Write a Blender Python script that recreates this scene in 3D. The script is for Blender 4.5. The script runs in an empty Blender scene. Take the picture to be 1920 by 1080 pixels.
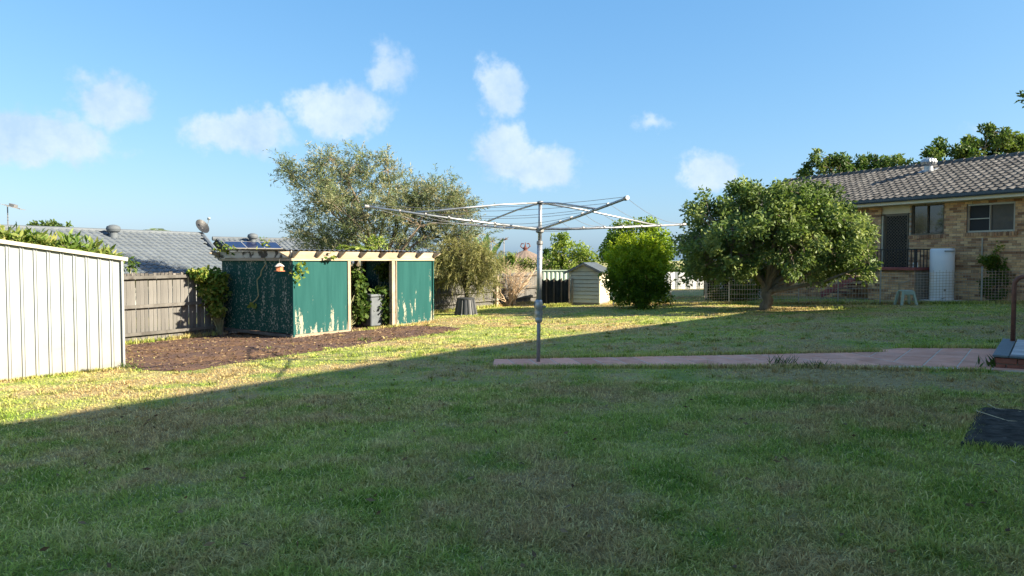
import bpy, bmesh, math, random
import numpy as np
from mathutils import Vector, Matrix, Euler
R = math.radians
random.seed(7); RNG = np.random.default_rng(7)
S = bpy.context.scene
COL = S.collection

# ------------------------------------------------------------------ camera
CAM_Z = 1.65; F = 1350.0; PITCH = math.atan(52 / F)
cd = bpy.data.cameras.new('camera'); cam = bpy.data.objects.new('camera', cd); COL.objects.link(cam)
cam.location = (0, 0, CAM_Z); cam.rotation_euler = (R(90) - PITCH, 0, 0)
cd.sensor_width = 36; cd.lens = F / 1920 * 36; cd.clip_start = 0.05; cd.clip_end = 3000
S.camera = cam
# ------------------------------------------------------------------ light
SUN_E = R(26.0); SH = Vector((0.95, -0.31)).normalized()
SUNV = Vector((SH.x * math.cos(SUN_E), SH.y * math.cos(SUN_E), math.sin(SUN_E)))
sl = bpy.data.lights.new('sun', 'SUN'); so = bpy.data.objects.new('sun', sl); COL.objects.link(so)
sl.energy = 5.0; sl.angle = R(0.53); sl.color = (1.0, 0.89, 0.70)
so.rotation_euler = SUNV.to_track_quat('Z', 'Y').to_euler(); so.location = SUNV * 60
S.view_settings.view_transform = 'Standard'; S.view_settings.look = 'None'
S.view_settings.exposure = 1.70; S.view_settings.gamma = 1.0
S.view_settings.use_curve_mapping = False
S.cycles.use_adaptive_sampling = True; S.cycles.adaptive_threshold = 0.015
S.cycles.use_denoising = True; S.cycles.max_bounces = 6; S.cycles.transparent_max_bounces = 8
S.cycles.caustics_reflective = False; S.cycles.caustics_refractive = False

def raydir(px, py):
    v = Vector(((px - 960) / F, 1.0, (540 - py) / F))
    c, s = math.cos(PITCH), math.sin(PITCH)
    return Vector((v.x, v.y * c + v.z * s, -v.y * s + v.z * c))
def gz(x, y):
    x = min(max(x, -16.0), 26.0); y = min(max(y, -8.0), 45.0)
    return 0.03 * x - 0.008 * (y - 10.5)
def gzn(x, y):
    return 0.03 * np.clip(x, -16, 26) - 0.008 * (np.clip(y, -8, 45) - 10.5)
def gp(px, py):
    """ground point under a line of sight"""
    d = raydir(px, py); t = 10.0
    for _ in range(60):
        z = gz(d.x * t, d.y * t); t = 0.5 * t + 0.5 * (z - CAM_Z) / d.z
    return Vector((d.x * t, d.y * t, gz(d.x * t, d.y * t)))
def at(px, py, y):
    d = raydir(px, py); t = y / d.y
    return Vector((d.x * t, y, CAM_Z + d.z * t))
def hit(px, py, P, Nn):
    d = raydir(px, py); o = Vector((0, 0, CAM_Z))
    t = (Vector(P) - o).dot(Nn) / d.dot(Nn)
    return o + d * t
T2 = Vector((0.6, 0.8, 0)); N2 = Vector((0.8, -0.6, 0)); UP = Vector((0, 0, 1))

# ------------------------------------------------------------------ world: sky and clouds
W = bpy.data.worlds.new('World'); S.world = W; W.use_nodes = True
W.cycles.sampling_method = 'MANUAL'; W.cycles.sample_map_resolution = 512
nt = W.node_tree; nt.nodes.clear()
def wn(t, **k):
    n = nt.nodes.new(t)
    for a, b in k.items(): setattr(n, a, b)
    return n
sky = wn('ShaderNodeTexSky', sky_type='NISHITA', sun_disc=False)
sky.sun_elevation = SUN_E; sky.sun_rotation = math.atan2(SH.x, SH.y)
sky.air_density = 1.0; sky.dust_density = 1.3; sky.ozone_density = 4.0; sky.altitude = 50
tc = wn('ShaderNodeTexCoord')
def wmath(op, a, b=None, c=None):
    n = wn('ShaderNodeMath', operation=op)
    for i, v in enumerate((a, b, c)):
        if v is None: continue
        if isinstance(v, (int, float)): n.inputs[i].default_value = v
        else: nt.links.new(v, n.inputs[i])
    return n.outputs[0]
def wvec(op, a, b):
    n = wn('ShaderNodeVectorMath', operation=op)
    for i, v in enumerate((a, b)):
        if isinstance(v, (tuple, list, Vector)): n.inputs[i].default_value = tuple(v)
        else: nt.links.new(v, n.inputs[i])
    return n
dirv = tc.outputs['Generated']
def wnoise(scale, detail, rough=0.55):
    n = wn('ShaderNodeTexNoise'); n.inputs['Scale'].default_value = scale
    n.inputs['Detail'].default_value = detail; n.inputs['Roughness'].default_value = rough
    nt.links.new(dirv, n.inputs['Vector']); return n
n1 = wnoise(13.0, 5, 0.66)
# cumulus in azimuth and height: (view column, row, half width, half height, strength)
CL = [(52, 262, 150, 46, 1.0), (150, 272, 60, 34, .8), (208, 190, 72, 50, .8), (455, 248, 105, 42, .9), (512, 232, 42, 34, .7),
      (640, 205, 96, 56, 1.0), (722, 128, 60, 46, .62), (938, 170, 52, 66, .9),
      (950, 285, 74, 56, 1.0), (1005, 312, 98, 42, .95), (1225, 236, 60, 26, .45),
      (1335, 327, 60, 40, 1.0), (1830, 245, 40, 20, .3)]
sx = wn('ShaderNodeSeparateXYZ'); nt.links.new(dirv, sx.inputs[0])
azm = wmath('ARCTAN2', sx.outputs['X'], sx.outputs['Y'])
uvw = wn('ShaderNodeCombineXYZ'); nt.links.new(azm, uvw.inputs[0]); nt.links.new(sx.outputs['Z'], uvw.inputs[1])
off = wvec('SUBTRACT', n1.outputs['Color'], (0.5, 0.5, 0.5))
offs = wvec('MULTIPLY', off.outputs[0], (0.06, 0.06, 0.0))
uv = wvec('ADD', uvw.outputs[0], offs.outputs[0]).outputs[0]
total = None
for px, py, a, b, s in CL:
    d = raydir(px, py).normalized(); a *= .62 / F; b *= .66 / F
    ma = wn('ShaderNodeVectorMath', operation='MULTIPLY_ADD'); nt.links.new(uv, ma.inputs[0])
    ma.inputs[1].default_value = (1 / a, 1 / b, 0); ma.inputs[2].default_value = (-math.atan2(d.x, d.y) / a, -d.z / b, 0)
    ln = wn('ShaderNodeVectorMath', operation='LENGTH'); nt.links.new(ma.outputs[0], ln.inputs[0])
    v = wmath('MULTIPLY_ADD', ln.outputs['Value'], -0.5 * s, s)
    total = v if total is None else wmath('MAXIMUM', total, v)
# fair-weather cumulus of the same size over the rest of the sky
n3 = wnoise(5.0, 2, 0.5)
side = wmath('MINIMUM', wmath('MAXIMUM', wmath('MULTIPLY_ADD', wmath('ABSOLUTE', azm), 5.0, -3.6), 0.0), 1.0)
hi = wmath('MINIMUM', wmath('MAXIMUM', wmath('MULTIPLY_ADD', sx.outputs['Z'], 8.0, -3.2), 0.0), 1.0)
away = wmath('MAXIMUM', side, hi)
gen = wmath('MULTIPLY', wmath('MULTIPLY_ADD', n3.outputs['Fac'], 7.0, -3.9), away)
total = wmath('MAXIMUM', total, gen)
n2 = wnoise(42.0, 3, 0.6)
tt = wmath('ADD', total, wmath('MULTIPLY_ADD', n2.outputs['Fac'], 0.62, -0.31))
mr = wn('ShaderNodeMapRange', interpolation_type='SMOOTHSTEP')
mr.inputs['From Min'].default_value = 0.16; mr.inputs['From Max'].default_value = 0.54
nt.links.new(tt, mr.inputs['Value'])
alpha = wmath('MULTIPLY', mr.outputs[0], 0.88)
# the camera's flat daylight rendering of the blue: one tone curve for the whole sky
sc_ = wn('ShaderNodeSeparateColor'); nt.links.new(sky.outputs[0], sc_.inputs[0])
cc_ = wn('ShaderNodeCombineColor')
for i, (gam, k) in enumerate(((.95, .92), (.68, 1.52), (.48, 2.42))):
    nt.links.new(wmath('MULTIPLY', wmath('POWER', sc_.outputs[i], gam), k), cc_.inputs[i])
mixc = wn('ShaderNodeMix', data_type='RGBA')
nt.links.new(alpha, mixc.inputs['Factor']); nt.links.new(cc_.outputs[0], mixc.inputs['A'])
body = wn('ShaderNodeMix', data_type='RGBA'); body.inputs['A'].default_value = (2.75, 3.75, 5.0, 1); body.inputs['B'].default_value = (4.15, 4.85, 5.6, 1)
nt.links.new(wmath('MULTIPLY_ADD', n1.outputs['Fac'], 3.0, -1.05), body.inputs['Factor']); nt.links.new(body.outputs['Result'], mixc.inputs['B'])
bg = wn('ShaderNodeBackground'); bg.inputs['Strength'].default_value = 0.0625
nt.links.new(mixc.outputs['Result'], bg.inputs['Color'])
wo = wn('ShaderNodeOutputWorld'); nt.links.new(bg.outputs[0], wo.inputs['Surface'])

# ------------------------------------------------------------------ helpers
def tag(o, label=None, cat=None, group=None, kind=None):
    if label: o['label'] = label
    if cat: o['category'] = cat
    if group: o['group'] = group
    if kind: o['kind'] = kind
    return o
def thing(name, loc, label, cat, group=None):
    o = bpy.data.objects.new(name, None); COL.objects.link(o); o.location = loc
    o.empty_display_size = 0.2
    return tag(o, label, cat, group)
def link(name, me, parent=None, mat=None, kind=None):
    o = bpy.data.objects.new(name, me); COL.objects.link(o)
    if parent is not None:
        o.parent = parent
        if parent.type == 'EMPTY': o.matrix_parent_inverse = Matrix.Translation(-Vector(parent.location))
    if mat is not None and len(me.materials) == 0: me.materials.append(mat)
    if kind: o['kind'] = kind
    return o
class MB:
    """collects shapes in world coordinates and builds them as one mesh"""
    def __init__(s): s.v = []; s.f = []
    def add(s, vs, fs):
        n = len(s.v); s.v += [tuple(v) for v in vs]; s.f += [tuple(i + n for i in f) for f in fs]; return s
    def box(s, c, ax, ay, az):
        """centre and three half-extent vectors"""
        c = Vector(c); ax = Vector(ax); ay = Vector(ay); az = Vector(az)
        vs = [c + ax * i + ay * j + az * k for k in (-1, 1) for j in (-1, 1) for i in (-1, 1)]
        fs = [(0, 2, 3, 1), (4, 5, 7, 6), (0, 1, 5, 4), (2, 6, 7, 3), (0, 4, 6, 2), (1, 3, 7, 5)]
        if ax.cross(ay).dot(az) < 0: fs = [f[::-1] for f in fs]
        return s.add(vs, fs)
    def bar(s, a, b, w, h, up=UP):
        """rectangular bar from a to b; w sideways, h along up"""
        a = Vector(a); b = Vector(b); d = (b - a); L = d.length; d = d / L
        side = d.cross(Vector(up))
        if side.length < 1e-4: side = d.cross(Vector((1, 0, 0)))
        side.normalize(); u = side.cross(d).normalized()
        return s.box((a + b) / 2, d * L / 2, side * w / 2, u * h / 2)
    def prism(s, pts, ext):
        """polygon pts (3D, planar) extruded by vector ext"""
        n = len(pts); p = [Vector(q) for q in pts]; e = Vector(ext)
        vs = p + [q + e for q in p]
        nrm = Vector((0, 0, 0))
        for i in range(n): nrm += p[i].cross(p[(i + 1) % n])
        fs = [tuple(range(n))[::-1], tuple(range(n, 2 * n))] + [(i, (i + 1) % n, n + (i + 1) % n, n + i) for i in range(n)]
        if nrm.dot(e) < 0: fs = [f[::-1] for f in fs]
        return s.add(vs, fs)
    def tube(s, path, rad, n=8, cap=True):
        path = [Vector(p) for p in path]
        rads = rad if isinstance(rad, (list, tuple)) else [rad] * len(path)
        rings = []; prev = None
        for i, p in enumerate(path):
            d = (path[min(i + 1, len(path) - 1)] - path[max(i - 1, 0)]).normalized()
            if prev is None:
                ref = Vector((0, 0, 1)) if abs(d.z) < 0.9 else Vector((1, 0, 0))
                a = d.cross(ref).normalized()
            else:
                a = (prev - d * prev.dot(d)).normalized()
            prev = a; b = d.cross(a)
            rings.append([p + (a * math.cos(2 * math.pi * k / n) + b * math.sin(2 * math.pi * k / n)) * rads[i] for k in range(n)])
        vs = [v for r in rings for v in r]; fs = []
        for i in range(len(path) - 1):
            for k in range(n):
                fs.append((i * n + k, i * n + (k + 1) % n, (i + 1) * n + (k + 1) % n, (i + 1) * n + k))
        if cap:
            fs.append(tuple(range(n))[::-1]); fs.append(tuple((len(path) - 1) * n + k for k in range(n)))
        return s.add(vs, fs)
    def lathe(s, base, prof, n=24, flute=0, fl=0.0):
        base = Vector(base); vs = []; fs = []
        for r, z in prof:
            for k in range(n):
                a = 2 * math.pi * k / n; q = r * (1 + (fl * (1 if (k * flute // n * 2) % 2 else 0) if flute else 0))
                if flute: q = r * (1 + fl * math.copysign(1, math.cos(flute * a)) * min(1, abs(math.cos(flute * a)) * 3))
                vs.append(base + Vector((q * math.cos(a), q * math.sin(a), z)))
        for i in range(len(prof) - 1):
            for k in range(n):
                fs.append((i * n + k, i * n + (k + 1) % n, (i + 1) * n + (k + 1) % n, (i + 1) * n + k))
        fs.append(tuple(range(n))[::-1]); fs.append(tuple((len(prof) - 1) * n + k for k in range(n)))
        return s.add(vs, fs)
    def mesh(s, name, smooth=False):
        me = bpy.data.meshes.new(name); me.from_pydata(s.v, [], s.f); me.validate(); me.update()
        if smooth: me.shade_smooth() if hasattr(me, 'shade_smooth') else None
        return me
    def build(s, name, mat, parent=None, kind=None, smooth=False):
        return link(name, s.mesh(name, smooth), parent, mat, kind)
def bevel(o, w=0.008, seg=1):
    m = o.modifiers.new('edge', 'BEVEL'); m.width = w; m.segments = seg; m.limit_method = 'ANGLE'; m.angle_limit = R(40)
    return o
def np_mesh(name, V, quads=None, tris=None, attrs=None, smooth=False):
    me = bpy.data.meshes.new(name); V = np.asarray(V, np.float32)
    me.vertices.add(len(V)); me.vertices.foreach_set('co', V.ravel())
    li = []; ls = []; pos = 0
    if quads is not None and len(quads):
        q = np.asarray(quads, np.int32); li.append(q.ravel()); ls.append(np.arange(len(q), dtype=np.int32) * 4 + pos); pos += q.size
    if tris is not None and len(tris):
        t = np.asarray(tris, np.int32); li.append(t.ravel()); ls.append(np.arange(len(t), dtype=np.int32) * 3 + pos); pos += t.size
    li = np.concatenate(li); ls = np.concatenate(ls)
    me.loops.add(len(li)); me.loops.foreach_set('vertex_index', li)
    me.polygons.add(len(ls)); me.polygons.foreach_set('loop_start', ls)
    if smooth: me.polygons.foreach_set('use_smooth', np.ones(len(ls), bool))
    me.update(calc_edges=True)
    for k, a in (attrs or {}).items():
        at_ = me.attributes.new(k, 'FLOAT', 'POINT'); at_.data.foreach_set('value', np.asarray(a, np.float32))
    return me

# ------------------------------------------------------------------ materials
MATS = {}
def new_mat(name):
    m = bpy.data.materials.new(name); m.use_nodes = True; nd = m.node_tree.nodes; nd.clear()
    out = nd.new('ShaderNodeOutputMaterial'); b = nd.new('ShaderNodeBsdfPrincipled')
    m.node_tree.links.new(b.outputs[0], out.inputs['Surface'])
    MATS[name] = m
    return m, m.node_tree, b, out
def nnoise(t, scale, detail=4, rough=0.6, vec=None, coord='Object', stretch=None, dist=0.0):
    n = t.nodes.new('ShaderNodeTexNoise'); n.inputs['Scale'].default_value = scale
    n.inputs['Detail'].default_value = detail; n.inputs['Roughness'].default_value = rough
    n.inputs['Distortion'].default_value = dist
    if vec is None:
        if coord == 'World': c = t.nodes.new('ShaderNodeNewGeometry').outputs['Position']
        else: c = t.nodes.new('ShaderNodeTexCoord').outputs[coord]
        vec = c
    if stretch:
        mp = t.nodes.new('ShaderNodeMapping'); mp.inputs['Scale'].default_value = stretch
        t.links.new(vec, mp.inputs['Vector']); vec = mp.outputs[0]
    t.links.new(vec, n.inputs['Vector']); return n
def ramp(t, fac, stops):
    r = t.nodes.new('ShaderNodeValToRGB'); e = r.color_ramp.elements
    while len(e) < len(stops): e.new(0.5)
    for i, (p, c) in enumerate(stops):
        e[i].position = p; e[i].color = (*c, 1) if len(c) == 3 else c
    t.links.new(fac, r.inputs['Fac']); return r
def mixrgb(t, fac, a, b, mode='MIX'):
    n = t.nodes.new('ShaderNodeMix'); n.data_type = 'RGBA'; n.blend_type = mode
    for s_, v in (('Factor', fac), ('A', a), ('B', b)):
        if hasattr(v, 'is_linked') or hasattr(v, 'links'): t.links.new(v, n.inputs[s_])
        elif isinstance(v, (int, float)): n.inputs[s_].default_value = v
        else: n.inputs[s_].default_value = (*v, 1) if len(v) == 3 else v
    return n.outputs['Result']
def bump(t, b, h, strength=0.3, dist=0.01):
    n = t.nodes.new('ShaderNodeBump'); n.inputs['Strength'].default_value = strength; n.inputs['Distance'].default_value = dist
    t.links.new(h, n.inputs['Height']); t.links.new(n.outputs[0], b.inputs['Normal'])
def pmat(name, c1, c2, scale=6.0, rough=0.7, bmp=0.2, stretch=None, metal=0.0, rnd=0.0, spec=0.4, coord='Object', c3=None, s3=30, t3=(0.6, 0.7)):
    """two colours mixed by noise, optional third as spots, optional brightness change from piece to piece"""
    m, t, b, o = new_mat(name)
    n = nnoise(t, scale, 6, 0.62, coord=coord, stretch=stretch)
    c = ramp(t, n.outputs['Fac'], [(0.32, c1), (0.68, c2)]).outputs[0]
    if c3:
        n3 = nnoise(t, s3, 5, 0.6, coord=coord, stretch=stretch)
        c = mixrgb(t, ramp(t, n3.outputs['Fac'], [(t3[0], (0, 0, 0)), (t3[1], (1, 1, 1))]).outputs[0], c, c3)
    if rnd:
        oi = t.nodes.new('ShaderNodeObjectInfo'); mr_ = t.nodes.new('ShaderNodeMapRange')
        mr_.inputs['To Min'].default_value = 1 - rnd; mr_.inputs['To Max'].default_value = 1 + rnd
        t.links.new(oi.outputs['Random'], mr_.inputs['Value'])
        hs = t.nodes.new('ShaderNodeHueSaturation'); t.links.new(c, hs.inputs['Color']); t.links.new(mr_.outputs[0], hs.inputs['Value']); c = hs.outputs[0]
    t.links.new(c, b.inputs['Base Color']); b.inputs['Roughness'].default_value = rough
    b.inputs['Metallic'].default_value = metal; b.inputs['Specular IOR Level'].default_value = spec
    if bmp:
        nb = nnoise(t, scale * 5, 4, 0.6, coord=coord, stretch=stretch); bump(t, b, nb.outputs['Fac'], bmp, 0.006)
    return m
def leafmat(name, cols, trans=0.35, rough=0.5, tcol=None, dry=None):
    """cols: three colours along the 'var' attribute"""
    m, t, b, out = new_mat(name)
    a = t.nodes.new('ShaderNodeAttribute'); a.attribute_name = 'var'
    c = ramp(t, a.outputs['Fac'], [(0.0, cols[0]), (0.5, cols[1]), (1.0, cols[2])]).outputs[0]
    n = nnoise(t, 0.9, 3, coord='World')
    hs = t.nodes.new('ShaderNodeHueSaturation'); t.links.new(c, hs.inputs['Color'])
    mr_ = t.nodes.new('ShaderNodeMapRange'); mr_.inputs['From Min'].default_value = .3; mr_.inputs['From Max'].default_value = .7
    mr_.inputs['To Min'].default_value = .75; mr_.inputs['To Max'].default_value = 1.3
    t.links.new(n.outputs['Fac'], mr_.inputs['Value']); t.links.new(mr_.outputs[0], hs.inputs['Value']); c = hs.outputs[0]
    t.links.new(c, b.inputs['Base Color']); b.inputs['Roughness'].default_value = rough
    b.inputs['Specular IOR Level'].default_value = 0.2
    tr = t.nodes.new('ShaderNodeBsdfTranslucent')
    hs2 = t.nodes.new('ShaderNodeHueSaturation'); hs2.inputs['Saturation'].default_value = 1.15; hs2.inputs['Value'].default_value = 1.3
    t.links.new(c, hs2.inputs['Color']); t.links.new(hs2.outputs[0], tr.inputs['Color'])
    mx = t.nodes.new('ShaderNodeMixShader'); mx.inputs[0].default_value = trans
    t.links.new(b.outputs[0], mx.inputs[1]); t.links.new(tr.outputs[0], mx.inputs[2]); t.links.new(mx.outputs[0], out.inputs['Surface'])
    return m

# timber, masonry, metal
pmat('grey_timber', (.085, .081, .076), (.18, .172, .16), 5, .85, .5, (1, 1, .12), rnd=.22, c3=(.06, .05, .04), s3=7, t3=(.62, .8))
pmat('grey_rail', (.075, .070, .062), (.15, .142, .13), 4, .85, .5, rnd=.15, c3=(.05, .04, .035), s3=5, t3=(.55, .75))
pmat('paling_tip', (.03, .028, .026), (.17, .155, .14), 14, .9, .5, rnd=.4)
pmat('pale_timber', (.26, .20, .135), (.38, .31, .225), 5, .75, .35, (.3, .3, 1), rnd=.14, c3=(.16, .11, .07), s3=6, t3=(.66, .8))
pmat('worn_white_timber', (.42, .40, .36), (.52, .50, .46), 6, .8, .4, c3=(.05, .045, .04), s3=4.2, t3=(.50, .58))
pmat('post_timber', (.30, .23, .16), (.46, .38, .29), 6, .85, .4, rnd=.15)
pmat('galvanised', (.30, .31, .32), (.46, .47, .48), 12, .45, .1, metal=.75, spec=.5)
pmat('dull_steel', (.20, .20, .20), (.30, .29, .28), 14, .55, .15, metal=.6)
pmat('dark_wire', (.22, .22, .23), (.32, .32, .32), 12, .5, 0, metal=.5)
pmat('fence_wire', (.36, .30, .24), (.52, .45, .36), 3, .5, 0, metal=.3)
pmat('white_sheet_metal', (.255, .28, .292), (.29, .308, .318), 1.6, .5, .04, (1, 1, .5), c3=(.24, .24, .225), s3=3.0, t3=(.60, .82))
m = MATS['white_sheet_metal']; t = m.node_tree; b = next(n for n in t.nodes if n.type == 'BSDF_PRINCIPLED'); src_ = b.inputs['Base Color'].links[0].from_socket
sx_ = t.nodes.new('ShaderNodeSeparateXYZ'); t.links.new(t.nodes.new('ShaderNodeNewGeometry').outputs['Position'], sx_.inputs[0])
mr_ = t.nodes.new('ShaderNodeMapRange'); mr_.inputs['From Min'].default_value = .55; mr_.inputs['From Max'].default_value = -.25; mr_.inputs['To Max'].default_value = .55; t.links.new(sx_.outputs['Z'], mr_.inputs['Value'])
ml_ = t.nodes.new('ShaderNodeMath'); ml_.operation = 'MULTIPLY'; t.links.new(mr_.outputs[0], ml_.inputs[0]); t.links.new(nnoise(t, 5, 5, coord='World').outputs['Fac'], ml_.inputs[1])
c = mixrgb(t, ml_.outputs[0], src_, (.34, .25, .16))
sm_ = nnoise(t, 1.7, 6, .7, coord='World', stretch=(1, 1, 1.6), dist=.8)
c = mixrgb(t, ramp(t, sm_.outputs['Fac'], [(.58, (0, 0, 0)), (.74, (.55, .55, .55))]).outputs[0], c, (.20, .20, .185)); t.links.new(c, b.inputs['Base Color'])
pmat('cream_metal', (.40, .37, .30), (.46, .43, .36), 4, .45, .05)
pmat('grey_tile', (.085, .10, .115), (.12, .135, .15), 3, .75, .3, rnd=.1)
pmat('slate_gutter', (.045, .06, .075), (.06, .075, .09), 4, .4, 0)
pmat('cream_paint', (.66, .58, .42), (.72, .64, .48), 4, .6, .05)
pmat('bronze_frame', (.10, .085, .06), (.15, .13, .10), 6, .45, 0, metal=.3)
pmat('silver_frame', (.36, .34, .30), (.44, .42, .37), 6, .4, 0, metal=.5)
pmat('black_iron', (.018, .018, .02), (.03, .03, .032), 8, .5, .1)
pmat('red_concrete', (.24, .06, .055), (.34, .10, .09), 4, .6, .2)
pmat('mortar', (.30, .26, .21), (.40, .36, .30), 9, .95, .4)
pmat('heater_white', (.78, .80, .83), (.82, .84, .86), 1.5, .38, .0)
pmat('green_plastic', (.30, .40, .34), (.36, .46, .40), 5, .4, 0)
pmat('black_plastic', (.035, .038, .042), (.055, .058, .062), 6, .34, .05)
pmat('bin_grey', (.10, .115, .13), (.14, .155, .17), 5, .45, .05)
pmat('rust_brown', (.13, .055, .035), (.20, .09, .06), 18, .6, .3, metal=.2)
pmat('pink_path', (.66, .31, .215), (.78, .42, .31), 3.5, .9, .25, spec=.03, rnd=.12, c3=(.48, .25, .18), s3=2.2, t3=(.58, .8))
pmat('path_joint', (.56, .46, .38), (.68, .58, .49), 7, .95, .2, spec=.03)
pmat('red_brick', (.19, .065, .045), (.30, .11, .075), 8, .85, .4, rnd=.2)
pmat('pale_paver', (.42, .40, .40), (.56, .54, .54), 9, .8, .3, rnd=.12)
pmat('grey_edging', (.12, .14, .155), (.17, .19, .20), 8, .6, .2)
pmat('black_slab', (.03, .026, .022), (.095, .086, .076), 9, .97, .8, spec=.08, c3=(.17, .165, .155), s3=26, t3=(.6, .75))
pmat('white_blotch', (.55, .56, .58), (.7, .71, .72), 20, .8, .2)
pmat('bark', (.13, .10, .07), (.27, .22, .16), 9, .95, .8, (1, 1, .3))
pmat('dark_bark', (.05, .04, .03), (.11, .085, .065), 9, .95, .8, (1, 1, .3))
pmat('pale_twig', (.38, .27, .17), (.58, .44, .30), 6, .9, .2)
pmat('olive_vine', (.24, .24, .12), (.34, .32, .18), 12, .8, .2)
pmat('thatch', (.15, .11, .085), (.24, .18, .14), 12, .95, .8, (1, 1, .2))
pmat('terracotta', (.10, .035, .03), (.15, .055, .045), 9, .7, .2)
pmat('porch_mortar', (.25, .2, .15), (.33, .27, .2), 9, .95, .4)
pmat('shade_cloth', (.010, .012, .012), (.028, .030, .030), 5, .95, .4, c3=(.06, .06, .055), s3=2.5, t3=(.6, .8))
pmat('pale_green_metal', (.44, .54, .42), (.52, .61, .49), 3, .5, .05)
pmat('white_fence_metal', (.62, .64, .66), (.70, .71, .72), 2, .5, .05)
pmat('cream_weatherboard', (.52, .47, .34), (.62, .57, .44), 5, .75, .25, (.2, 1, 1), rnd=.10)
pmat('dark_roof_sheet', (.06, .075, .09), (.10, .115, .13), 6, .5, .1)
pmat('bargeboard', (.16, .14, .12), (.26, .23, .20), 8, .8, .3)
pmat('solar_cell', (.010, .016, .045), (.016, .025, .07), 5, .15, 0, spec=.6)
pmat('dish_grey', (.018, .019, .021), (.03, .031, .033), 9, .5, .05)
pmat('feeder_orange', (.50, .16, .07), (.62, .24, .12), 12, .7, .2)
pmat('plaster', (.55, .53, .49), (.63, .61, .57), 3, .9, .1)
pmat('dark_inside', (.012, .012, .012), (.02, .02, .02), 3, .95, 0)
pmat('straw', (.50, .42, .26), (.62, .54, .36), 15, .9, 0)
m, t, b, o = new_mat('window_glass')
b.inputs['Base Color'].default_value = (.02, .024, .03, 1); b.inputs['Roughness'].default_value = .06
b.inputs['Specular IOR Level'].default_value = .9
m, t, b, o = new_mat('fly_screen')
b.inputs['Base Color'].default_value = (.018, .017, .018, 1); b.inputs['Roughness'].default_value = .7
pmat('blind', (.11, .095, .08), (.14, .12, .10), 4, .7, 0, stretch=(1, 1, 1))
# bricks: hue from the piece itself
def brickmat(name, src):
    m, t, b, o = new_mat(name)
    if src == 'attr':
        a = t.nodes.new('ShaderNodeAttribute'); a.attribute_name = 'var'; f = a.outputs['Fac']
    else:
        f = t.nodes.new('ShaderNodeObjectInfo').outputs['Random']
    c = ramp(t, f, [(0.0, (.30, .155, .09)), (.22, (.52, .31, .175)), (.5, (.76, .47, .24)), (.75, (.85, .58, .32)), (1, (.56, .29, .165))]).outputs[0]
    n = nnoise(t, 22, 5, .65, coord='World')
    c = mixrgb(t, 0.55, c, ramp(t, n.outputs['Fac'], [(.3, (.5, .5, .5)), (.7, (1, 1, 1))]).outputs[0], 'MULTIPLY')
    t.links.new(c, b.inputs['Base Color']); b.inputs['Roughness'].default_value = .95; b.inputs['Specular IOR Level'].default_value = .1
    bump(t, b, n.outputs['Fac'], .4, .006)
brickmat('brown_brick', 'attr'); brickmat('brown_brick_piece', 'obj')
def tilemat(name, c1, c2, c3, src='attr', spread=.3):
    m, t, b, o = new_mat(name)
    if src == 'attr':
        a = t.nodes.new('ShaderNodeAttribute'); a.attribute_name = 'var'; f = a.outputs['Fac']
    else: f = t.nodes.new('ShaderNodeObjectInfo').outputs['Random']
    n = nnoise(t, 7, 5, .65, coord='World')
    c = ramp(t, n.outputs['Fac'], [(.35, c1), (.65, c2)]).outputs[0]
    c = mixrgb(t, ramp(t, nnoise(t, 11, 5, coord='World').outputs['Fac'], [(.52, (0, 0, 0)), (.72, (1, 1, 1))]).outputs[0], c, c3)
    hs = t.nodes.new('ShaderNodeHueSaturation'); mr_ = t.nodes.new('ShaderNodeMapRange'); mr_.inputs['To Min'].default_value = 1 - spread; mr_.inputs['To Max'].default_value = 1 + spread
    t.links.new(f, mr_.inputs['Value']); t.links.new(mr_.outputs[0], hs.inputs['Value']); t.links.new(c, hs.inputs['Color'])
    t.links.new(hs.outputs[0], b.inputs['Base Color']); b.inputs['Roughness'].default_value = .85; b.inputs['Specular IOR Level'].default_value = .25
for nm_, sr_ in (('brown_tile', 'obj'), ('brown_tile_far', 'attr')): tilemat(nm_, (.062, .058, .055), (.115, .108, .10), (.21, .195, .17), sr_)
tilemat('grey_tile_far', (.115, .135, .155), (.14, .16, .18), (.155, .177, .197), 'attr', .10)
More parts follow.
